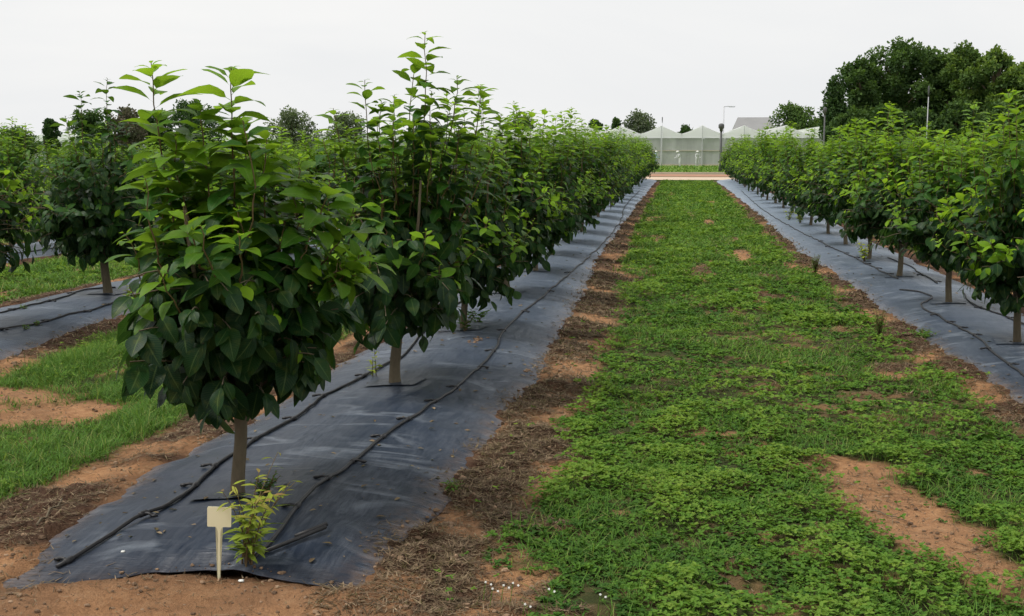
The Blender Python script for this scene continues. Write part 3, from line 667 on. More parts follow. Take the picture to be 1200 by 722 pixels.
def grassy(x0, x1, y0, y1, dens, ln, wd, sel=1.0, ex=None):
    n = int((x1-x0)*(y1-y0)*dens); x, y = scatter(n, x0, x1, y0, y1, rs); g, lit, d = masks(x, y); cl = fbm(x*2.2, y*1.8, 171, 4)
    w = g*sst(.38, .6, cl+sel); keep = rs.rand(len(x)) < w; x, y, cl = x[keep], y[keep], cl[keep]; n = len(x)
    d_ = np.stack([rs.normal(0, .45, n), rs.normal(0, .45, n), rs.uniform(.7, 1.2, n)], 1); dry = rs.rand(n) < .10
    ti = np.clip(.15+.4*rs.rand(n)+.3*(fbm(x, y, 5)-.5), 0, .62); ti[dry] = rs.uniform(.75, 1, dry.sum())
    L = ln*rs.uniform(.45, 1.2, n)*(.6+.8*sst(.4, .7, cl))
    blade(gra, np.stack([x, y, gnd_z(x, y)], 1), d_, L, np.full(n, wd)*rs.uniform(.7, 1.3, n), ti, rs, rs.uniform(.1, .8, n))
# median to the right of the marker row
broad(-.9, 2.3, 3.7, 7.0, 2600, .019); broad(-.9, 2.3, 7.0, 11, 1500, .024); broad(-.9, 2.2, 11, 18, 700, .034); broad(-.9, 2.2, 18, 32, 280, .050); broad(-.9, 2.2, 32, 62, 90, .08)
grassy(-.8, 2.3, 3.7, 8, 1800, .065, .0016, -.02); grassy(-.9, 2.3, 8, 15, 1200, .08, .0028, .05); grassy(-.9, 2.3, 15, 30, 600, .10, .006, .2); grassy(-.9, 2.3, 30, 62, 220, .12, .012, .25)
# median to the left of the marker row: grassier
grassy(-5.4, -2.9, 4.2, 9.5, 6500, .10, .0020, .20); grassy(-5.5, -2.9, 9.5, 16, 2200, .11, .004, .25); grassy(-5.5, -2.9, 16, 40, 250, .12, .010, .3)
broad(-5.4, -2.9, 4.2, 9.5, 500, .018, .8); broad(-5.4, -2.9, 9.5, 16, 300, .03)
grassy(-9.4, -6.9, 10.5, 24, 1300, .12, .006, .25); broad(-9.4, -6.9, 10.5, 24, 260, .035); grassy(-9.4, -6.9, 24, 60, 120, .14, .014, .3)
grassy(-13.7, -11.3, 18, 40, 250, .14, .011, .3)
grassy(3.6, 6.0, 11, 40, 260, .12, .009, .3); broad(3.6, 6.0, 11, 40, 120, .05)
grassy(7.9, 10.5, 26, 60, 80, .14, .014, .3)
n = 14000; x = rs.uniform(-45, 18, n); y = rs.uniform(77.2, 112, n); kk = in_view(x, y); x, y = x[kk], y[kk]; n = len(x)
blade(gra, np.stack([x, y, 0*x+.06], 1), np.stack([rs.normal(0, .4, n), rs.normal(0, .4, n), np.ones(n)], 1), rs.uniform(.08, .3, n), np.full(n, .05), rs.uniform(.1, .7, n), rs)
tag(obj('ground_cover', cov.data('ground_cover', M['cover'])), 'low green broadleaf weeds carpeting the strips between the rows', 'ground cover', kind='stuff')
tag(obj('grass', gra.data('grass', M['blade'])), 'short green grass growing between the tree rows', 'grass', kind='stuff')

# straw litter and clods of earth along the mat edges
st = MB()
def straw(x0, x1, y0, y1, dens, ln, wd, base=.0):
    n = int((x1-x0)*(y1-y0)*dens); x, y = scatter(n, x0, x1, y0, y1, rs); g, lit, d = masks(x, y)
    w = np.where(d > 0, lit*1.0+base*(1-g*(.8 if y0 >= 8 else 1)), sst(-.24, .02, d)**2*.5*sst(.4, .6, fbm(x*4, y*4, 88))); keep = rs.rand(len(x)) < w; x, y, d = x[keep], y[keep], d[keep]; n = len(x)
    z = gnd_z(x, y)+.005
    for kx in ('L1', 'R1', 'L2'):
        m_ = (np.abs(x-ROWS[kx]) < 1.2) & (d < 0); z = np.where(m_, np.maximum(z, mat_z(kx, x, y)+.007), z)
    a = rs.uniform(0, 6.28, n); dd = np.stack([np.cos(a), np.sin(a), rs.uniform(.0, .30, n)], 1)
    blade(st, np.stack([x, y, z], 1), dd, ln*rs.uniform(.3, 1.3, n), np.full(n, wd)*rs.uniform(.5, 1.5, n), np.clip(rs.beta(1.6, 2.6, n), 0, 1), rs, rs.uniform(-.5, .6, n))
straw(-1.3, -.3, 3.7, 8, 11000, .05, .0020, .12); straw(-1.3, -.3, 8, 16, 4500, .06, .004, .12); straw(-1.5, -.5, 16, 40, 500, .08, .009, .1)
straw(1.5, 2.6, 5.5, 13, 2800, .05, .0028, .2); straw(1.4, 2.3, 13, 35, 600, .07, .008, .1)
straw(-3.3, -2.3, 3.8, 10, 4000, .045, .0022, .12); straw(-5.4, -4.7, 6.5, 16, 1600, .06, .004, .15); straw(-.9, 2.3, 3.7, 13, 1300, .05, .0018, .25)
straw(-3.2, -.6, 3.4, 4.4, 900, .045, .0018, .15); straw(-7.6, -6.7, 10.5, 22, 700, .06, .006, .1); straw(-5, -3, 6, 8, 900, .04, .002, .3); straw(-.6, 2.0, 8, 15, 1100, .06, .003, .35); straw(-.6, 2.0, 15, 32, 350, .09, .006, .4); straw(.4, 1.9, 3.9, 7, 1500, .035, .0016, .3)
for kx, nn, y1_ in (('L1', 420, 20), ('R1', 300, 24), ('L2', 260, 24)):
    y = 4.3+(y1_-4.3)*rs.rand(nn)**1.4; l_, r_ = edges(kx, y); x = l_+(r_-l_)*np.clip(.5+.5*np.sign(rs.rand(nn)-.5)*rs.rand(nn)**.6, .02, .98); kk = in_view(x, y); x, y = x[kk], y[kk]; nn = len(x)
    a = rs.uniform(0, 6.28, nn); hexleaf(st, np.stack([x, y, mat_z(kx, x, y)+.010], 1), np.stack([np.cos(a), np.sin(a), rs.uniform(-.05, .2, nn)], 1), np.array([0, 0, 1.])+rs.normal(0, .2, (nn, 3)), rs.uniform(.012, .05, nn), .24, rs.uniform(.1, .8, nn), rs)
tag(obj('litter', st.data('litter', M['straw'])), 'dry brown straw and dead weeds strewn along the mat edges', 'litter', kind='stuff')
def clod_mat():
    m = NT('earth_clod'); n = m.noise(30, m.pos(), 5, .7); c = m.mix(m.attr('tint'), m.mix(n, (.07, .045, .03), (.17, .11, .07)), m.mix(n, (.22, .14, .085), (.42, .29, .19)))
    return m.done(m.bsdf(c, .95, .1, m.bump(n, .6, .006)))
M['clod'] = clod_mat()
cl = MB()
def clods(n, x0, x1, y0, y1, r0, r1):
    x, y = scatter(n, x0, x1, y0, y1, rs); g, lit, d = masks(x, y); keep = (g < .25) & (d > -.05) ; x, y, d = x[keep], y[keep], d[keep]
    z = gnd_z(x, y)
    for kx in ('L1', 'R1', 'L2'):
        m_ = (np.abs(x-ROWS[kx]) < 1.2) & (d < 0); z = np.where(m_, np.maximum(z, mat_z(kx, x, y)+.006), z)
    for i in range(len(x)):
        r = r0+(r1-r0)*rs.rand()**4; cl.blob((x[i], y[i], z[i]+r*.25), (r*rs.uniform(.8, 1.4), r*rs.uniform(.8, 1.3), r*rs.uniform(.5, .9)), i, .3, 6, 3, tint=rs.rand()**1.5)
clods(1500, -1.3, -.45, 3.7, 9, .003, .015); clods(2200, -3.3, -.6, 3.3, 4.5, .002, .010); clods(800, -3.3, -2.4, 4.2, 10, .003, .015)
clods(1100, .6, 1.8, 3.9, 6.8, .003, .011); clods(600, 1.4, 2.3, 7, 14, .005, .018); clods(600, -1.5, -.5, 9, 22, .008, .024); clods(500, -5.2, -4.6, 7, 14, .006, .025); clods(300, -4.6, -3.3, 6.3, 7.6, .004, .012)
tag(obj('soil_clods', cl.data('soil_clods', M['clod'], False)), 'loose crumbs and clods of reddish earth', 'soil', kind='stuff')

# ------------------------------------------------------------------ individual small things
# plant marker
mx, my = ground_at(258, 684, 0); 
mk = MB()
out = np.array([(-.0042, -.05), (.0042, -.05), (.0048, .150), (.0075, .163), (.016, .172), (.0505, .172), (.0525, .176), (.0525, .236), (.049, .240), (-.049, .240), (-.0525, .236), (-.0525, .176), (-.0505, .172), (-.016, .172), (-.0075, .163), (-.0048, .150)])
n = len(out); Vv = np.concatenate([np.stack([out[:, 0], np.full(n, s), out[:, 1]], 1) for s in (-.0012, .0012)])
import bmesh
bm = bmesh.new(); vs_ = [bm.verts.new(v) for v in Vv]; bm.faces.new(vs_[:n][::-1]) ; bm.faces.new(vs_[n:])
for i in range(n): bm.faces.new((vs_[i], vs_[(i+1) % n], vs_[n+(i+1) % n], vs_[n+i]))
bmesh.ops.triangulate(bm, faces=[f for f in bm.faces if len(f.verts) > 4]); me = bpy.data.meshes.new('plant_marker'); bm.to_mesh(me); bm.free(); me.materials.append(M['marker'])
o = obj('plant_marker', me, None, (mx, my-.01, float(gnd_z(np.array([mx]), np.array([my-.01]))[0])+.01), .18, (.86, 1, 1.16)); o.rotation_euler = (.03, .045, .18)
tag(o, 'cream T-shaped plastic plant marker stuck in the soil before the nearest tree', 'plant marker')

def plant(name, x, y, z, label, cat, stems, H_, spread, leafL, leafW, seed, tip=.9, base=.15, matl='weed', nl=16, group=None, cx=0):
    rs = np.random.RandomState(seed); e = bpy.data.objects.new(name, None); C.objects.link(e); e.location = (x, y, z); tag(e, label, cat, group)
    sm = MB(); lm = MB()
    for i in range(stems):
        a = rs.uniform(0, 6.28); q = spread*rs.uniform(.2, 1); p1 = np.array([math.cos(a)*q+cx, math.sin(a)*q, H_*rs.uniform(.6, 1)]); path = smooth_path((rs.normal(0, .012), rs.normal(0, .012), -.01), (p1[0]*.2, p1[1]*.2, H_*.45), p1, 8)
        sm.tube(path, np.linspace(.0035, .0012, 8), 4, cap=False, tint=.6, lt=.5, ls=.5, rnd=.5)
        L = sample(path, np.array([0.]))[2]; s = np.linspace(L*.18, L, nl); pos, tan, _ = sample(path, s); az = np.arange(nl)*2.4+rs.uniform(0, 6)
        o_ = np.stack([np.cos(az), np.sin(az), 0*az], 1); d = o_+tan*rs.uniform(.2, .7, nl)[:, None]
        leaves(lm, pos, d, tan+np.array([0, 0, .4])+rs.normal(0, .2, (nl, 3)), leafL*rs.uniform(.6, 1.1, nl)*(1-.4*(s/L)**4), leafW, rs.uniform(.1, .6, nl), np.clip(base+(tip-base)*(s/L)**2.5*rs.uniform(.3, 1.2, nl), 0, 1), rs)
    obj('stems', sm.data('stems', M['twigbark'], True), e); obj('leaves', lm.data('leaves', M[matl], True), e)
    return e
def on_mat(k, px, py):
    x, y = px_path(k, [(px, py)])[0]; return x, y, hz(k, x, y)
x, y, z = on_mat('L1', 290, 664)
plant('weed_sapling', x, y, z-.01, 'yellow-green leafy weed with reddish top growing beside the cream marker', 'weed', 12, .42, .19, .095, .11, 3, 1.0, .12, nl=13, cx=.07)
x, y, z = on_mat('L1', 308, 583)
plant('feathery_weed', x, y, z-.01, 'small dark feathery weed at the foot of the nearest trunk', 'weed', 12, .12, .10, .035, .16, 4, .3, .0, 'cover', 14)
x, y, z = on_mat('L1', 438, 442)
plant('pale_sprout', x, y, z-.01, 'thin pale yellow sprout by the hose, left of the tall tree trunk', 'weed', 2, .22, .02, .06, .2, 6, .6, .35, nl=14)
x, y, z = on_mat('L1', 545, 388)
plant('leafy_weed', x, y, z-.01, 'leafy green weed on the mat beside the third trunk', 'weed', 6, .2, .12, .06, .25, 7, .45, .1, 'cover', 10)
x, y, z = on_mat('L1', 560, 378)
plant('leafy_weed', x, y, z-.01, 'low weed sprawling on the mat just right of the third trunk', 'weed', 5, .14, .14, .06, .25, 8, .45, .1, 'cover', 9)
x, y, z = on_mat('L2', 150, 362)
plant('pale_sprout', x, y, z, 'pale yellow sprout on the mat right of the dark round tree', 'weed', 3, .22, .08, .09, .3, 9, .6, .35, nl=9)
for px_, py_, w_ in ((30, 386, 'near hose, left end'), (44, 382, 'near hose beside the first emitter'), (28, 362, 'far hose')):
    x, y, z = on_mat('L2', px_, py_); plant('small_weed', x, y, z, 'tiny green weed by the %s, dark round tree mat' % w_, 'weed', 4, .05, .05, .035, .3, int(px_), .5, .2, 'cover', 6)
x, y = ground_at(1081, 398, .03); plant('fern_like_weed', x, y, .03, 'bright feathery green weed creeping onto the right mat', 'weed', 14, .10, .16, .05, .14, 12, .55, .2, 'cover', 14)
x, y = ground_at(955, 320, 0); plant('tufted_weed', x, y, 0, 'dark upright weed tuft at the edge of the right mat', 'weed', 22, .26, .09, .05, .09, 13, .4, .1, 'cover', 18)
x, y = ground_at(1030, 398, 0); plant('tufted_weed', x, y, 0, 'green upright weed tuft near the feathery weed on the right edge', 'weed', 18, .28, .07, .05, .09, 14, .5, .15, 'cover', 16)
x, y = ground_at(532, 585, 0); plant('grass_tuft', x, y, .0, 'small grass tuft on the brown soil right of the marker mat', 'weed', 16, .10, .05, .05, .09, 15, .5, .2, 'cover', 8)
x, y = ground_at(1145, 520, 0); plant('rosette_weed', x, y, .0, 'broad-leaved weed rosette near the lower end of the right mat', 'weed', 6, .06, .10, .08, .25, 16, .4, .1, 'cover', 8)
for i, (px_, py_, w_) in enumerate(((938, 262, 'eighth'), (925, 258, 'ninth'), (1013, 307, 'fourth'))):
    x, y, z = on_mat('R1', px_, py_); plant('sucker', x, y, z, 'yellow-green sucker at the foot of the %s trunk of the right row' % w_, 'weed', 8, .30, .15, .08, .28, 20+i, .6, .35, 'weed', 9)
# white flowers
for i, (px_, py_) in enumerate(((566, 690), (574, 700), (587, 696), (598, 692), (640, 708), (612, 712), (700, 712))):
    x, y = ground_at(px_, py_, .05); rs_ = np.random.RandomState(i); z = float(gnd_z(np.array([x]), np.array([y]))[0]); h = rs_.uniform(.05, .10)
    e = bpy.data.objects.new('white_flower', None); C.objects.link(e); e.location = (x, y, z); tag(e, 'tiny white wildflower at the lower grass edge by the straw', 'flower', 'white wildflowers at the grass edge')
    m_ = MB(); m_.tube([(0, 0, 0), (.004, .003, h*.5), (.01, 0, h)], .0012, 4, tint=.4, lt=.5, ls=.5, rnd=.3); obj('stem', m_.data('stem', M['cover']), e)
    m_ = MB()
    for c_ in range(2):
        cc = np.array([.01+c_*.018, c_*.01, h-c_*.012]); a = np.arange(5)*2*PI/5
        hexleaf(m_, np.repeat(cc[None], 5, 0), np.stack([np.cos(a), np.sin(a)*.5, np.sin(a)*.8+.1], 1), np.array([[0, -.8, .6]]*5), np.full(5, .0052), .30, np.ones(5), rs_)
    obj('petals', m_.data('petals', M['white']), e)
# sticks
for (a, b, r, lab) in (((44, 630), (73, 597), .006, 'thin brown stick lying on the soil left of the marker mat'), ((1020, 602), (1062, 613), .0035, 'thin dark twig lying on the bare patch in the grass strip'), ((352, 690), (395, 706), .0025, 'pale dry twig on the soil in front of the marker mat')):
    p, q = ground_at(*a), ground_at(*b); m_ = MB(); n = 8; t = np.linspace(0, 1, n); xx = p[0]+(q[0]-p[0])*t; yy = p[1]+(q[1]-p[1])*t+.02*np.sin(t*3); zz = gnd_z(xx, yy)+r+.006
    m_.tube(np.stack([xx, yy, zz], 1), np.linspace(r, r*.5, n), 6); m_.tube([(xx[4], yy[4], zz[4]), (xx[4]+.05, yy[4]+.03, zz[4]+.012)], [r*.6, r*.25], 5)
    tag(obj('stick', m_.data('stick', M['bark'], True)), lab, 'stick')
# pale stones
for i, (px_, py_, lab) in enumerate(((283, 687, 'small white stone in the soil right of the cream marker'), (145, 663, 'white speck of stone on the near edge of the marker mat'))):
    x, y = ground_at(px_, py_, .01); m_ = MB(); m_.blob((0, 0, 0), (.012, .009, .005) if i == 0 else (.01, .008, .005), i, .25); z = max(float(gnd_z(np.array([x]), np.array([y]))[0]), hz('L1', x, y) if y > 4.2 else -1)
    tag(obj('stone', m_.data('stone', M['white'], True), None, (x, y, z+.006)), lab, 'stone')
# scraps of soil on the mat
sp_ = MB(); rs = np.random.RandomState(44)
for (px_, py_, s_) in ((560, 408, .07), (635, 436, .10), (668, 402, .09), (700, 322, .16), (705, 345, .2), (512, 608, .09), (655, 400, .04), (690, 375, .05)):
    for q in range(26):
        a, b = rs.normal(0, 1, 2); x, y = ground_at(px_, py_, .05); x += a*s_*.45; y += b*s_*1.2; r = rs.uniform(.004, .016)*(1+s_*3); sp_.blob((x, y, hz('L1', x, y)+.006), (r, r, r*.45), q, .3, 6, 3, tint=rs.rand()*.5)
tag(obj('spilled_soil', sp_.data('spilled_soil', M['clod'])), 'crumbs of reddish soil spilled on the edge of the marker mat', 'soil', kind='stuff')

# ------------------------------------------------------------------ background
# multi-span net greenhouse
def gh_mats():
    m = NT('white_roof_film'); n = m.noise(.6, m.pos((1, .2, 1)), 4); b = m.bsdf(m.mix(n, (.86, .87, .88), (.93, .93, .93)), .6, .3)
    tr = m.n('BsdfTranslucent'); m.set(tr, 'Color', (.95, .96, .96, 1)); mx_ = m.n('MixShader'); m.set(mx_, '0', .6); m.set(mx_, '1', b); m.set(mx_, '2', tr.outputs[0]); M['film'] = m.done(mx_.outputs[0])
    m = NT('grey_net'); p = m.pos(); sx = m.noise(2.2, m.pos((1, 1, .05)), 4); b = m.bsdf(m.mix(sx, (.38, .385, .395), (.56, .565, .57)), .9, .1)
    tp = m.n('BsdfTransparent'); mx_ = m.n('MixShader'); m.set(mx_, '0', m.ramp(m.noise(1.1, m.pos((1, 1, .3)), 3), [(.3, .10), (.7, .26)])); m.set(mx_, '1', b); m.set(mx_, '2', tp.outputs[0]); M['net'] = m.done(mx_.outputs[0])
gh_mats()
M['steel'] = simple('galvanised_steel', (.30, .31, .32), (.40, .41, .42), 3, .5, .5)
M['darksteel'] = simple('dark_weathered_metal', (.05, .055, .055), (.10, .10, .10), 5, .6, .4)
M['palesteel'] = simple('pale_painted_steel', (.42, .43, .45), (.55, .56, .58), 5, .5, .4)
M['crop'] = simple('crop_green', (.05, .085, .04), (.12, .16, .08), 1.5, .9, .1)
GY = 117.0; BW = 46/1383*GY*1.02
xc0 = at_depth(774.5, GY)
i0, i1 = -4, 4
def greenhouse(xc0, GY, BW, i0, i1, zv, zp, ze, dep, label):
    gh = bpy.data.objects.new('net_greenhouse', None); C.objects.link(gh); gh.location = (xc0, GY, 0)
    tag(gh, label, 'greenhouse')
    for i in range(i0, i1+1):
        c = i*BW; s = np.linspace(-1, 1, 17); z = zv+(zp-zv)*(1-np.abs(s))**1.25; n = 17; yy = np.linspace(0, dep, 9)
        V = np.array([[c+s[a]*BW/2, y_, z[a]-.03*math.sin(PI*((y_/4.25) % 1))] for y_ in yy for a in range(n)]); ii = np.arange(8)[:, None]*n; jj = np.arange(n-1)[None]
        q = np.stack([ii+jj, ii+jj+1, ii+n+jj+1, ii+n+jj], -1).reshape(-1, 4)
        Vg = np.array([[c+s[a]*BW/2, .0, zz] for a in range(n) for zz in (ze, z[a]-.015)]); jg = np.arange(n-1)*2; qg = np.stack([jg, jg+2, jg+3, jg+1], 1)
        m_ = MB(); m_.add(V, q); r_ = obj('roof', m_.data('roof', M['film'], True), gh)
        m_ = MB(); m_.add(Vg, qg); obj('gable', m_.data('gable', M['film']), r_)
        m_ = MB(); m_.tube([(c-BW/2, .06, 0), (c-BW/2, .06, zv)], .05, 6); obj('post', m_.data('post', M['steel']), gh)
        m_ = MB(); m_.tube([(c, -.08, 0), (c, -.08, zp-.05)], .035, 6); m_.tube([(c-BW/2, -.05, ze), (c+BW/2, -.05, ze)], .035, 5); obj('gable_frame', m_.data('gable_frame', M['darksteel'] if False else M['palesteel']), gh)
        m_ = MB(); x0_, x1_ = c-BW/2+.01, c+BW/2-.01
        for (za, zb) in ((.02, 1.48), (1.54, ze-.04)):
            xx_ = np.linspace(x0_, x1_, 9); V = np.array([[a, .02*math.sin(a*3), b] for b in (za, zb) for a in xx_]); jn = np.arange(8); m_.add(V, np.stack([jn, jn+1, jn+10, jn+9], 1))
        obj('net_wall', m_.data('net_wall', M['net']), gh)
    m_ = MB(); L0, L1_ = (i0-.5)*BW, (i1+.5)*BW
    m_.box(((L0+L1_)/2, -.02, 1.51), (L1_-L0, .06, .06)); m_.box(((L0+L1_)/2, 0, .1), (L1_-L0, .12, .2)); obj('rail', m_.data('rail', M['concrete']), gh)

greenhouse(xc0, GY, BW, i0, i1, 3.15, 3.95, 2.72, 34.0, 'white-roofed net greenhouse with peaked spans beyond the track at the end of the lane')
greenhouse(at_depth(330, 152), 152.0, 5.6, -6, 3, 3.2, 3.75, 2.7, 30.0, 'farther low greenhouse with white roof glimpsed over the left rows')
L0, L1_ = (i0-.5)*BW, (i1+.5)*BW
rs = np.random.RandomState(3)
for r_ in range(3):
    m_ = MB(); n = 5000; x = rs.uniform(L0, L1_, n); zc_ = rs.uniform(0, 1, n)*(.35+.7*fbm(x*.35, x*0, 5+r_)); 
    hexleaf(m_, np.stack([x+xc0, GY+1.5+r_*4+rs.normal(0, .4, n), zc_+.2+r_*.25], 1), rs.normal(0, 1, (n, 3)), rs.normal(0, 1, (n, 3)), rs.uniform(.25, .5, n), .5, rs.uniform(.2, 1, n), rs)
    tag(obj('crop_row', m_.data('crop_row', M['farleaf'])), 'hazy green crop row seen through the greenhouse net, %s from the wall' % ORD[r_], 'crop row', 'crop rows inside the greenhouse')

# house with hipped grey roof behind the greenhouse
hy = 158.0; xa, xb = at_depth(857, hy), at_depth(912, hy); zr = CH+37/1383*hy; ze_ = CH+16/1383*hy
M['rooftile'] = simple('grey_roof_sheet', (.22, .22, .22), (.30, .30, .30), .8, .8, .2); M['render_wall'] = simple('pale_render', (.40, .39, .37), (.50, .49, .46), .8, .9, .1)
hs = bpy.data.objects.new('farm_building', None); C.objects.link(hs); hs.location = ((xa+xb)/2, hy, 0); tag(hs, 'pale farm building with a plain grey pitched roof behind the greenhouse', 'building')
w = (xb-xa); m_ = MB(); m_.box((0, 4, ze_/2), (w-.4, 8, ze_)); wl = obj('wall', m_.data('wall', M['render_wall']), hs)
m_ = MB(); V = [(-w/2, 0, ze_-.05), (w/2, 0, ze_-.05), (w/2, 8.4, ze_-.05), (-w/2, 8.4, ze_-.05), (-w/2+.9, 4.2, zr), (w/2-.9, 4.2, zr)]; m_.add(V, [[0, 1, 5, 4], [2, 3, 4, 5]]); m_.F[3].append(np.array([[3, 0, 4], [1, 2, 5]])); m_.mi[3].append(np.zeros(2)); m_.add(np.array(V[:4])-[0, 0, .02], [[3, 2, 1, 0]])
obj('roof', m_.data('roof', M['rooftile']), hs)
for a in (-.3, 0, .3):
    m_ = MB(); m_.box((a*w, -.02, ze_*.6), (1.0, .1, 1.2)); obj('window', m_.data('window', M['darksteel']), hs)

# poles
def lamp_post(px, py0, py1, Y, label, mat, r, kind):
    x = at_depth(px, Y); z0 = 0; z1 = CH+(175-py0)/1383*Y; e = bpy.data.objects.new('street_lamp' if kind == 'arm' else 'post', None); C.objects.link(e); e.location = (x, Y, 0)
    m_ = MB(); m_.tube([(0, 0, 0), (0, 0, .6), (0, 0, z1)], [r*1.6, r*1.15, r*.8], 8); m_.box((0, 0, .02), (r*5, r*5, .05)); obj('pole', m_.data('pole', M[mat], True), e)
    m_ = MB()
    if kind == 'arm':
        m_.tube([(0, 0, z1), (.35, 0, z1+.05), (.7, 0, z1+.02)], .05, 6); obj('arm', m_.data('arm', M[mat]), e)
        m_ = MB(); m_.box((.85, 0, z1), (.62, .22, .12)); obj('lamp_head', m_.data('lamp_head', M['palesteel']), e); tag(e, label, 'street lamp')
    else:
        m_.tube([(0, 0, z1-.05), (0, 0, z1+.12), (0, 0, z1+.20), (0, 0, z1+.42), (0, 0, z1+.50)], [r*1.1, r*1.3, r*2.2, r*2.2, r*.8] if kind == 'globe' else [r*1.0, r*1.3, r*1.6, r*1.6, r*.5], 10); obj('cap', m_.data('cap', M['darksteel'], True), e); tag(e, label, 'street lamp' if kind == 'globe' else 'pole')
lamp_post(847, 127, 200, 128, 'slender pale street lamp with a short arm, above the greenhouse roof', 'palesteel', .07, 'arm')
lamp_post(844.6, 154, 205, 84, 'short dark lamp post with a rounded head before the greenhouse', 'darksteel', .09, 'globe')
lamp_post(965, 136, 205, 84, 'dark lamp post poking above the right row before the dark trees', 'darksteel', .06, 'globe')
lamp_post(1085, 116, 205, 62, 'plain pale pole standing before the tall dark trees', 'steel', .028, 'plain')
lamp_post(775.5, 144, 200, 116, 'thin pale pole against the greenhouse gable', 'palesteel', .028, 'plain')

# people by the greenhouse
def skin_person(px, Y, label, cols, seed, bend, face):
    x = at_depth(px, Y); s = .84
    J = dict(pel=(0, 0, .92), ch=(.0, -bend*.5, 1.28), nk=(0, -bend*.75, 1.46), hd=(0, -bend*.9, 1.60), ht=(0, -bend*1.0, 1.72), ls=(-.19, -bend*.6, 1.40), le=(-.27, -bend*.7-.05, 1.13), lw=(-.22, -bend-.22, .98), lh=(-.2, -bend-.3, .95),
             rs=(.19, -bend*.6, 1.40), re=(.27, -bend*.7-.05, 1.13), rw=(.2, -bend-.24, 1.02), rh=(.18, -bend-.32, 1.0), lp=(-.1, 0, .88), lk=(-.12, -.04, .48), la=(-.12, .03, .08), lt=(-.13, -.12, .04), rp=(.1, 0, .88), rk=(.12, -.08, .48), ra=(.13, .0, .08), rt=(.14, -.16, .04))
    R_ = dict(pel=.15, ch=.16, nk=.06, hd=.10, ht=.06, ls=.07, le=.048, lw=.035, lh=.035, rs=.07, re=.048, rw=.035, rh=.035, lp=.10, lk=.075, la=.055, lt=.04, rp=.10, rk=.075, ra=.055, rt=.04)
    E_ = [('pel', 'ch'), ('ch', 'nk'), ('nk', 'hd'), ('hd', 'ht'), ('ch', 'ls'), ('ls', 'le'), ('le', 'lw'), ('lw', 'lh'), ('ch', 'rs'), ('rs', 're'), ('re', 'rw'), ('rw', 'rh'), ('pel', 'lp'), ('lp', 'lk'), ('lk', 'la'), ('la', 'lt'), ('pel', 'rp'), ('rp', 'rk'), ('rk', 'ra'), ('ra', 'rt')]
    K = list(J); me = bpy.data.meshes.new('person'); me.from_pydata([J[k_] for k_ in K], [(K.index(a), K.index(b)) for a, b in E_], []); o = obj('person', me, None, (x, Y, .02), face, s)
    me.materials.append(cols)
    sm = o.modifiers.new('skin', 'SKIN'); sv = me.skin_vertices[0].data
    for i_, k_ in enumerate(K): sv[i_].radius = (R_[k_], R_[k_]*(.75 if k_ in ('pel', 'ch') else 1)); sv[i_].use_root = (k_ == 'pel')
    sm.use_smooth_shade = True; ss = o.modifiers.new('smooth', 'SUBSURF'); ss.levels = 1; ss.render_levels = 2
    tag(o, label, 'person')
    m_ = MB(); m_.tube([(0, -bend*.93, 1.66), (0, -bend*.95, 1.67), (0, -bend*.97, 1.76), (0, -bend*.97, 1.79)], [.17, .16, .11, .05], 12); obj('hat', m_.data('hat', M['white'], True), o)
M['overall'] = simple('white_work_clothes', (.50, .51, .53), (.62, .62, .63), 4, .9, .1); M['blue'] = simple('pale_blue_shirt', (.35, .48, .60), (.45, .56, .68), 4, .9, .1)
skin_person(817, 113.5, 'person in white work clothes and hat standing before the greenhouse net', M['overall'], 1, .10, .5)
skin_person(797, 113.5, 'person in white leaning forward beside the thin greenhouse post', M['overall'], 2, .34, -1.1)
skin_person(767.5, 113.5, 'person in pale blue partly behind the far end of the marker row', M['blue'], 3, .15, 1.2)

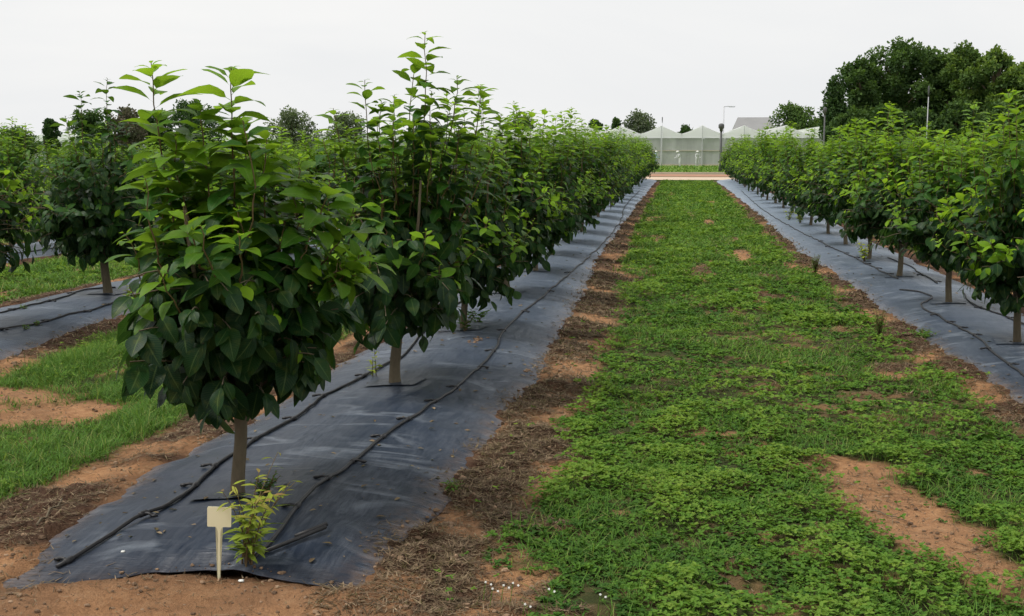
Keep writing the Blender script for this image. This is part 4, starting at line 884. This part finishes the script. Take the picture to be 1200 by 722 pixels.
# background trees
def bg_tree(px, top, Y, wpx, label, mat='farleaf', seed=0, n=5000, leaf=.30, tint=(.1, .5), low=.12, shape='round', cat='tree', name='broadleaf_tree', group=None):
    rs = np.random.RandomState(seed+100); x = at_depth(px, Y); h = CH+(175-top)/1383*Y; w_ = wpx/1383*Y/2
    e = bpy.data.objects.new(name, None); C.objects.link(e); e.location = (x, Y, 0); tag(e, label, cat, group)
    t = MB(); tr = h*.022+.05; t.tube([(0, 0, -.1), (.05*h*.1, 0, h*.3), (0, .02, h*.6), (.01*h, 0, h*.88)], [tr*1.3, tr, tr*.6, tr*.15], 8)
    lobes = []
    nl = 34 if shape != 'narrow' else 22; n = int(n*1.7); leaf *= .85
    for i in range(nl):
        f = (i+.5)/nl
        if shape == 'narrow': zz = h*(low+(1-low)*f*.93); r = w_*(.55*math.sin(PI*min(1, .18+f*.75))+.18); q = w_*.35*rs.rand()
        else: zz = h*(low+(1-low)*(.10+.78*f)); prof = math.sqrt(max(.05, 1-((f-.42)/.62)**2)); r = w_*rs.uniform(.20, .38)*(1.08-.35*f); q = w_*prof*rs.uniform(.1, .86)
        a = i*2.4+rs.uniform(-.3, .3); c = np.array([math.cos(a)*q, math.sin(a)*q, zz]); rzz = r*rs.uniform(.8, 1.15)
        if c[2]+rzz > h: c[2] = h-rzz
        lobes.append((c, r, rzz)); t.tube([(0, 0, max(h*low*.8, zz-h*.22)), c*np.array([.5, .5, 1])-np.array([0, 0, h*.08]), c], [tr*.5, tr*.3, tr*.1], 5)
    obj('trunk', t.data('trunk', M['bark'], True), e)
    wgt = np.array([l[1]**2 for l in lobes]); id_ = rs.choice(nl, n, p=wgt/wgt.sum()); cc = np.array([l[0] for l in lobes])[id_]; r1 = np.array([l[1] for l in lobes])[id_]; r2 = np.array([l[2] for l in lobes])[id_]
    v = norm(rs.normal(0, 1, (n, 3))); rad = rs.uniform(.15, 1.0, n)**.6*(1+.22*np.sin(v[:, 0]*7+id_)*np.sin(v[:, 2]*6+id_*2))*np.where(rs.rand(n) < .08, 1.2, 1)
    pos = cc+v*np.stack([r1, r1, r2], 1)*rad[:, None]
    k_ = pos[:, 2] > h*low*.6; pos, v, id_ = pos[k_], v[k_], id_[k_]; n = len(pos)
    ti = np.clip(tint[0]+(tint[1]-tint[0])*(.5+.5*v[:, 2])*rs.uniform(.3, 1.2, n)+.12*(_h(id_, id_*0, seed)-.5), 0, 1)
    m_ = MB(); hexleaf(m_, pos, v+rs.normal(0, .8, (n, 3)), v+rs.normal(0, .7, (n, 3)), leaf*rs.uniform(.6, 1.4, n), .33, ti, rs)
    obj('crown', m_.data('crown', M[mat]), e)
G = 'tall dark trees beyond the right rows'
bg_tree(976, 88, 96, 34, 'narrow dark tree standing at the outer edge of the tall grove', seed=1, shape='narrow', n=5000, leaf=.26, low=.08, tint=(.0, .25), group=G)
bg_tree(1008, 66, 100, 74, 'dark grove tree next to the narrow one, with a slanting top', seed=2, n=8000, tint=(.04, .5), group=G)
bg_tree(1050, 48, 102, 92, 'tallest dark grove tree with a rounded top', seed=3, n=10000, tint=(.04, .5), group=G)
bg_tree(1092, 58, 104, 86, 'dark green grove tree directly behind the plain pale pole', seed=4, n=9000, tint=(.08, .6), group=G)
bg_tree(1128, 52, 101, 80, 'lighter green grove tree with feathery top past the pale pole', seed=5, n=8000, tint=(.15, .75), group=G)
bg_tree(1163, 56, 99, 80, 'olive green grove tree, second last before the picture edge', seed=6, n=8000, tint=(.2, .85), group=G)
bg_tree(1202, 72, 97, 76, 'yellow-green lower grove tree at the very edge of the picture', seed=7, n=9000, tint=(.2, .95), low=.05, group=G)
bg_tree(1232, 66, 106, 70, 'grove tree mostly outside the picture edge', seed=8, n=5000, tint=(.1, .6), group=G)
for i, px_ in enumerate((1000, 1038, 1078, 1120, 1165, 1215)):
    bg_tree(px_, [128, 122, 126, 118, 120, 122][i], 92-i, 62, 'low bushy undergrowth tree at the foot of the grove, %s from the narrow tree' % ORD[i], seed=20+i, n=4500, low=.0, tint=(.0, .45), group='bushy trees at the foot of the grove')
bg_tree(931, 122, 150, 70, 'rounded green tree beside the grey farm roof', seed=9, n=6000, tint=(.1, .6), leaf=.36)
bg_tree(958, 138, 155, 30, 'small dark tree between the rounded tree and the grove', seed=10, n=2500, tint=(.0, .2), leaf=.36)
bg_tree(697, 137, 160, 22, 'small dark round tree behind the greenhouse ridge, nearer the marker row', seed=11, n=2500, tint=(.0, .3), leaf=.36)
bg_tree(722, 135, 160, 22, 'dark green tree touching the sparse grey-brown tree behind the greenhouse', seed=12, n=2500, tint=(.05, .4), leaf=.36)
bg_tree(751, 129, 158, 48, 'sparse grey-brown twiggy tree behind the greenhouse', 'greyleaf', 13, 3200, .34, (.1, .6), name='twiggy_tree')
bg_tree(803, 145, 170, 26, 'tiny dark tree in the dip between two greenhouse peaks', seed=14, n=1600, tint=(.0, .2), leaf=.4)
bg_tree(342, 124, 145, 74, 'grey-green airy tree rising over the rows, between the two nearest trees', 'greyleaf', 15, 4200, .30, (.2, .8))
bg_tree(404, 130, 150, 66, 'grey-green tree just left of the tall second tree', 'greyleaf', 16, 3800, .32, (.1, .7))
bg_tree(612, 132, 140, 56, 'green tree showing above the marker row near its middle', seed=17, n=3500, tint=(.2, .8))
bg_tree(640, 146, 150, 34, 'lower green tree behind the middle of the marker row', seed=18, n=2500, tint=(.1, .6))
bg_tree(226, 112, 130, 80, 'dark tree behind the bright shoots of the nearest tree', seed=19, n=6000, tint=(.0, .3))
bg_tree(61, 134, 120, 24, 'small blackish round tree on the skyline far left', seed=31, n=2500, tint=(.0, .08))
bg_tree(105, 124, 125, 66, 'dark green tree on the skyline behind the dark round persimmon', seed=32, n=4500, tint=(.0, .3))
bg_tree(150, 120, 128, 50, 'brown half-dead tree on the skyline beside a dark green one', 'twig', 33, 3000, .34, (.0, .5), name='twiggy_tree')
bg_tree(185, 124, 133, 50, 'dark olive tree between the brown tree and the bright shoots', seed=34, n=4000, tint=(.0, .4))
bg_tree(20, 147, 130, 70, 'low wide green tree on the skyline at the far left edge', seed=35, n=5000, tint=(.1, .5))
bg_tree(500, 143, 140, 60, 'low dark tree hidden behind the tall second tree', seed=36, n=3000, tint=(.0, .4))
# far belt of trees closing the horizon
rs = np.random.RandomState(8); n = 26000; x = rs.uniform(-330, 230, n); y = rs.uniform(300, 330, n); top = 2+4.5*fbm(x*.05, x*0, 3, 4); z = top*rs.rand(n)
m_ = MB(); hexleaf(m_, np.stack([x, y, z], 1), rs.normal(0, 1, (n, 3)), rs.normal(0, 1, (n, 3)), rs.uniform(1, 2, n), .5, rs.uniform(0, .4, n), rs)
tag(obj('treeline', m_.data('treeline', M['farleaf'])), 'low dark belt of trees far off on the horizon', 'treeline', kind='stuff')

# ------------------------------------------------------------------ sky and sun
SEL, SAZ = math.radians(56), math.radians(-105)   # sun high behind thin cloud, to the left
w = bpy.data.worlds.new('World'); sc.world = w; w.use_nodes = True; nt = w.node_tree; nt.nodes.clear()
N = nt.nodes.new; Lk = nt.links.new
sky = N('ShaderNodeTexSky'); sky.sky_type = 'NISHITA'; sky.sun_disc = False; sky.sun_elevation = SEL; sky.sun_rotation = SAZ; sky.air_density = 1; sky.dust_density = 4
hsv = N('ShaderNodeHueSaturation'); hsv.inputs['Saturation'].default_value = .25; Lk(sky.outputs[0], hsv.inputs['Color'])
tc = N('ShaderNodeTexCoord'); mp = N('ShaderNodeMapping'); mp.inputs['Scale'].default_value = (1, 1, 3.5); Lk(tc.outputs['Generated'], mp.inputs[0])
nz = N('ShaderNodeTexNoise'); nz.inputs['Scale'].default_value = 2.2; nz.inputs['Detail'].default_value = 5; nz.inputs['Distortion'].default_value = .6; Lk(mp.outputs[0], nz.inputs['Vector'])
cr = N('ShaderNodeValToRGB'); cr.color_ramp.elements[0].position = .3; cr.color_ramp.elements[0].color = (8.7, 8.85, 9.0, 1); cr.color_ramp.elements[1].position = .7; cr.color_ramp.elements[1].color = (9.9, 9.85, 9.7, 1); Lk(nz.outputs['Fac'], cr.inputs[0])
mixn = N('ShaderNodeMix'); mixn.data_type = 'RGBA'; mixn.inputs[0].default_value = .94; Lk(hsv.outputs[0], mixn.inputs[6]); Lk(cr.outputs[0], mixn.inputs[7])
bg = N('ShaderNodeBackground'); bg.inputs['Strength'].default_value = .1; Lk(mixn.outputs[2], bg.inputs[0]); ow = N('ShaderNodeOutputWorld'); Lk(bg.outputs[0], ow.inputs[0])
sl = bpy.data.lights.new('sun', 'SUN'); sl.energy = 3.0; sl.angle = math.radians(14); sl.color = (1, .96, .9); so = bpy.data.objects.new('sun', sl); C.objects.link(so)
dv = Vector((math.sin(SAZ)*math.cos(SEL), math.cos(SAZ)*math.cos(SEL), math.sin(SEL))); so.rotation_euler = dv.to_track_quat('Z', 'Y').to_euler(); so.location = (0, 0, 30)
sc.view_settings.view_transform = 'Standard'; sc.view_settings.look = 'None'; sc.view_settings.exposure = 0; sc.view_settings.gamma = 1
sc.render.engine = 'CYCLES'; cy = sc.cycles; cy.max_bounces = 7; cy.diffuse_bounces = 3; cy.glossy_bounces = 2; cy.transmission_bounces = 4; cy.transparent_max_bounces = 8; cy.use_adaptive_sampling = True; cy.adaptive_threshold = .03
cy.use_denoising = True; cy.caustics_reflective = False; cy.caustics_refractive = False; sc.render.use_persistent_data = False
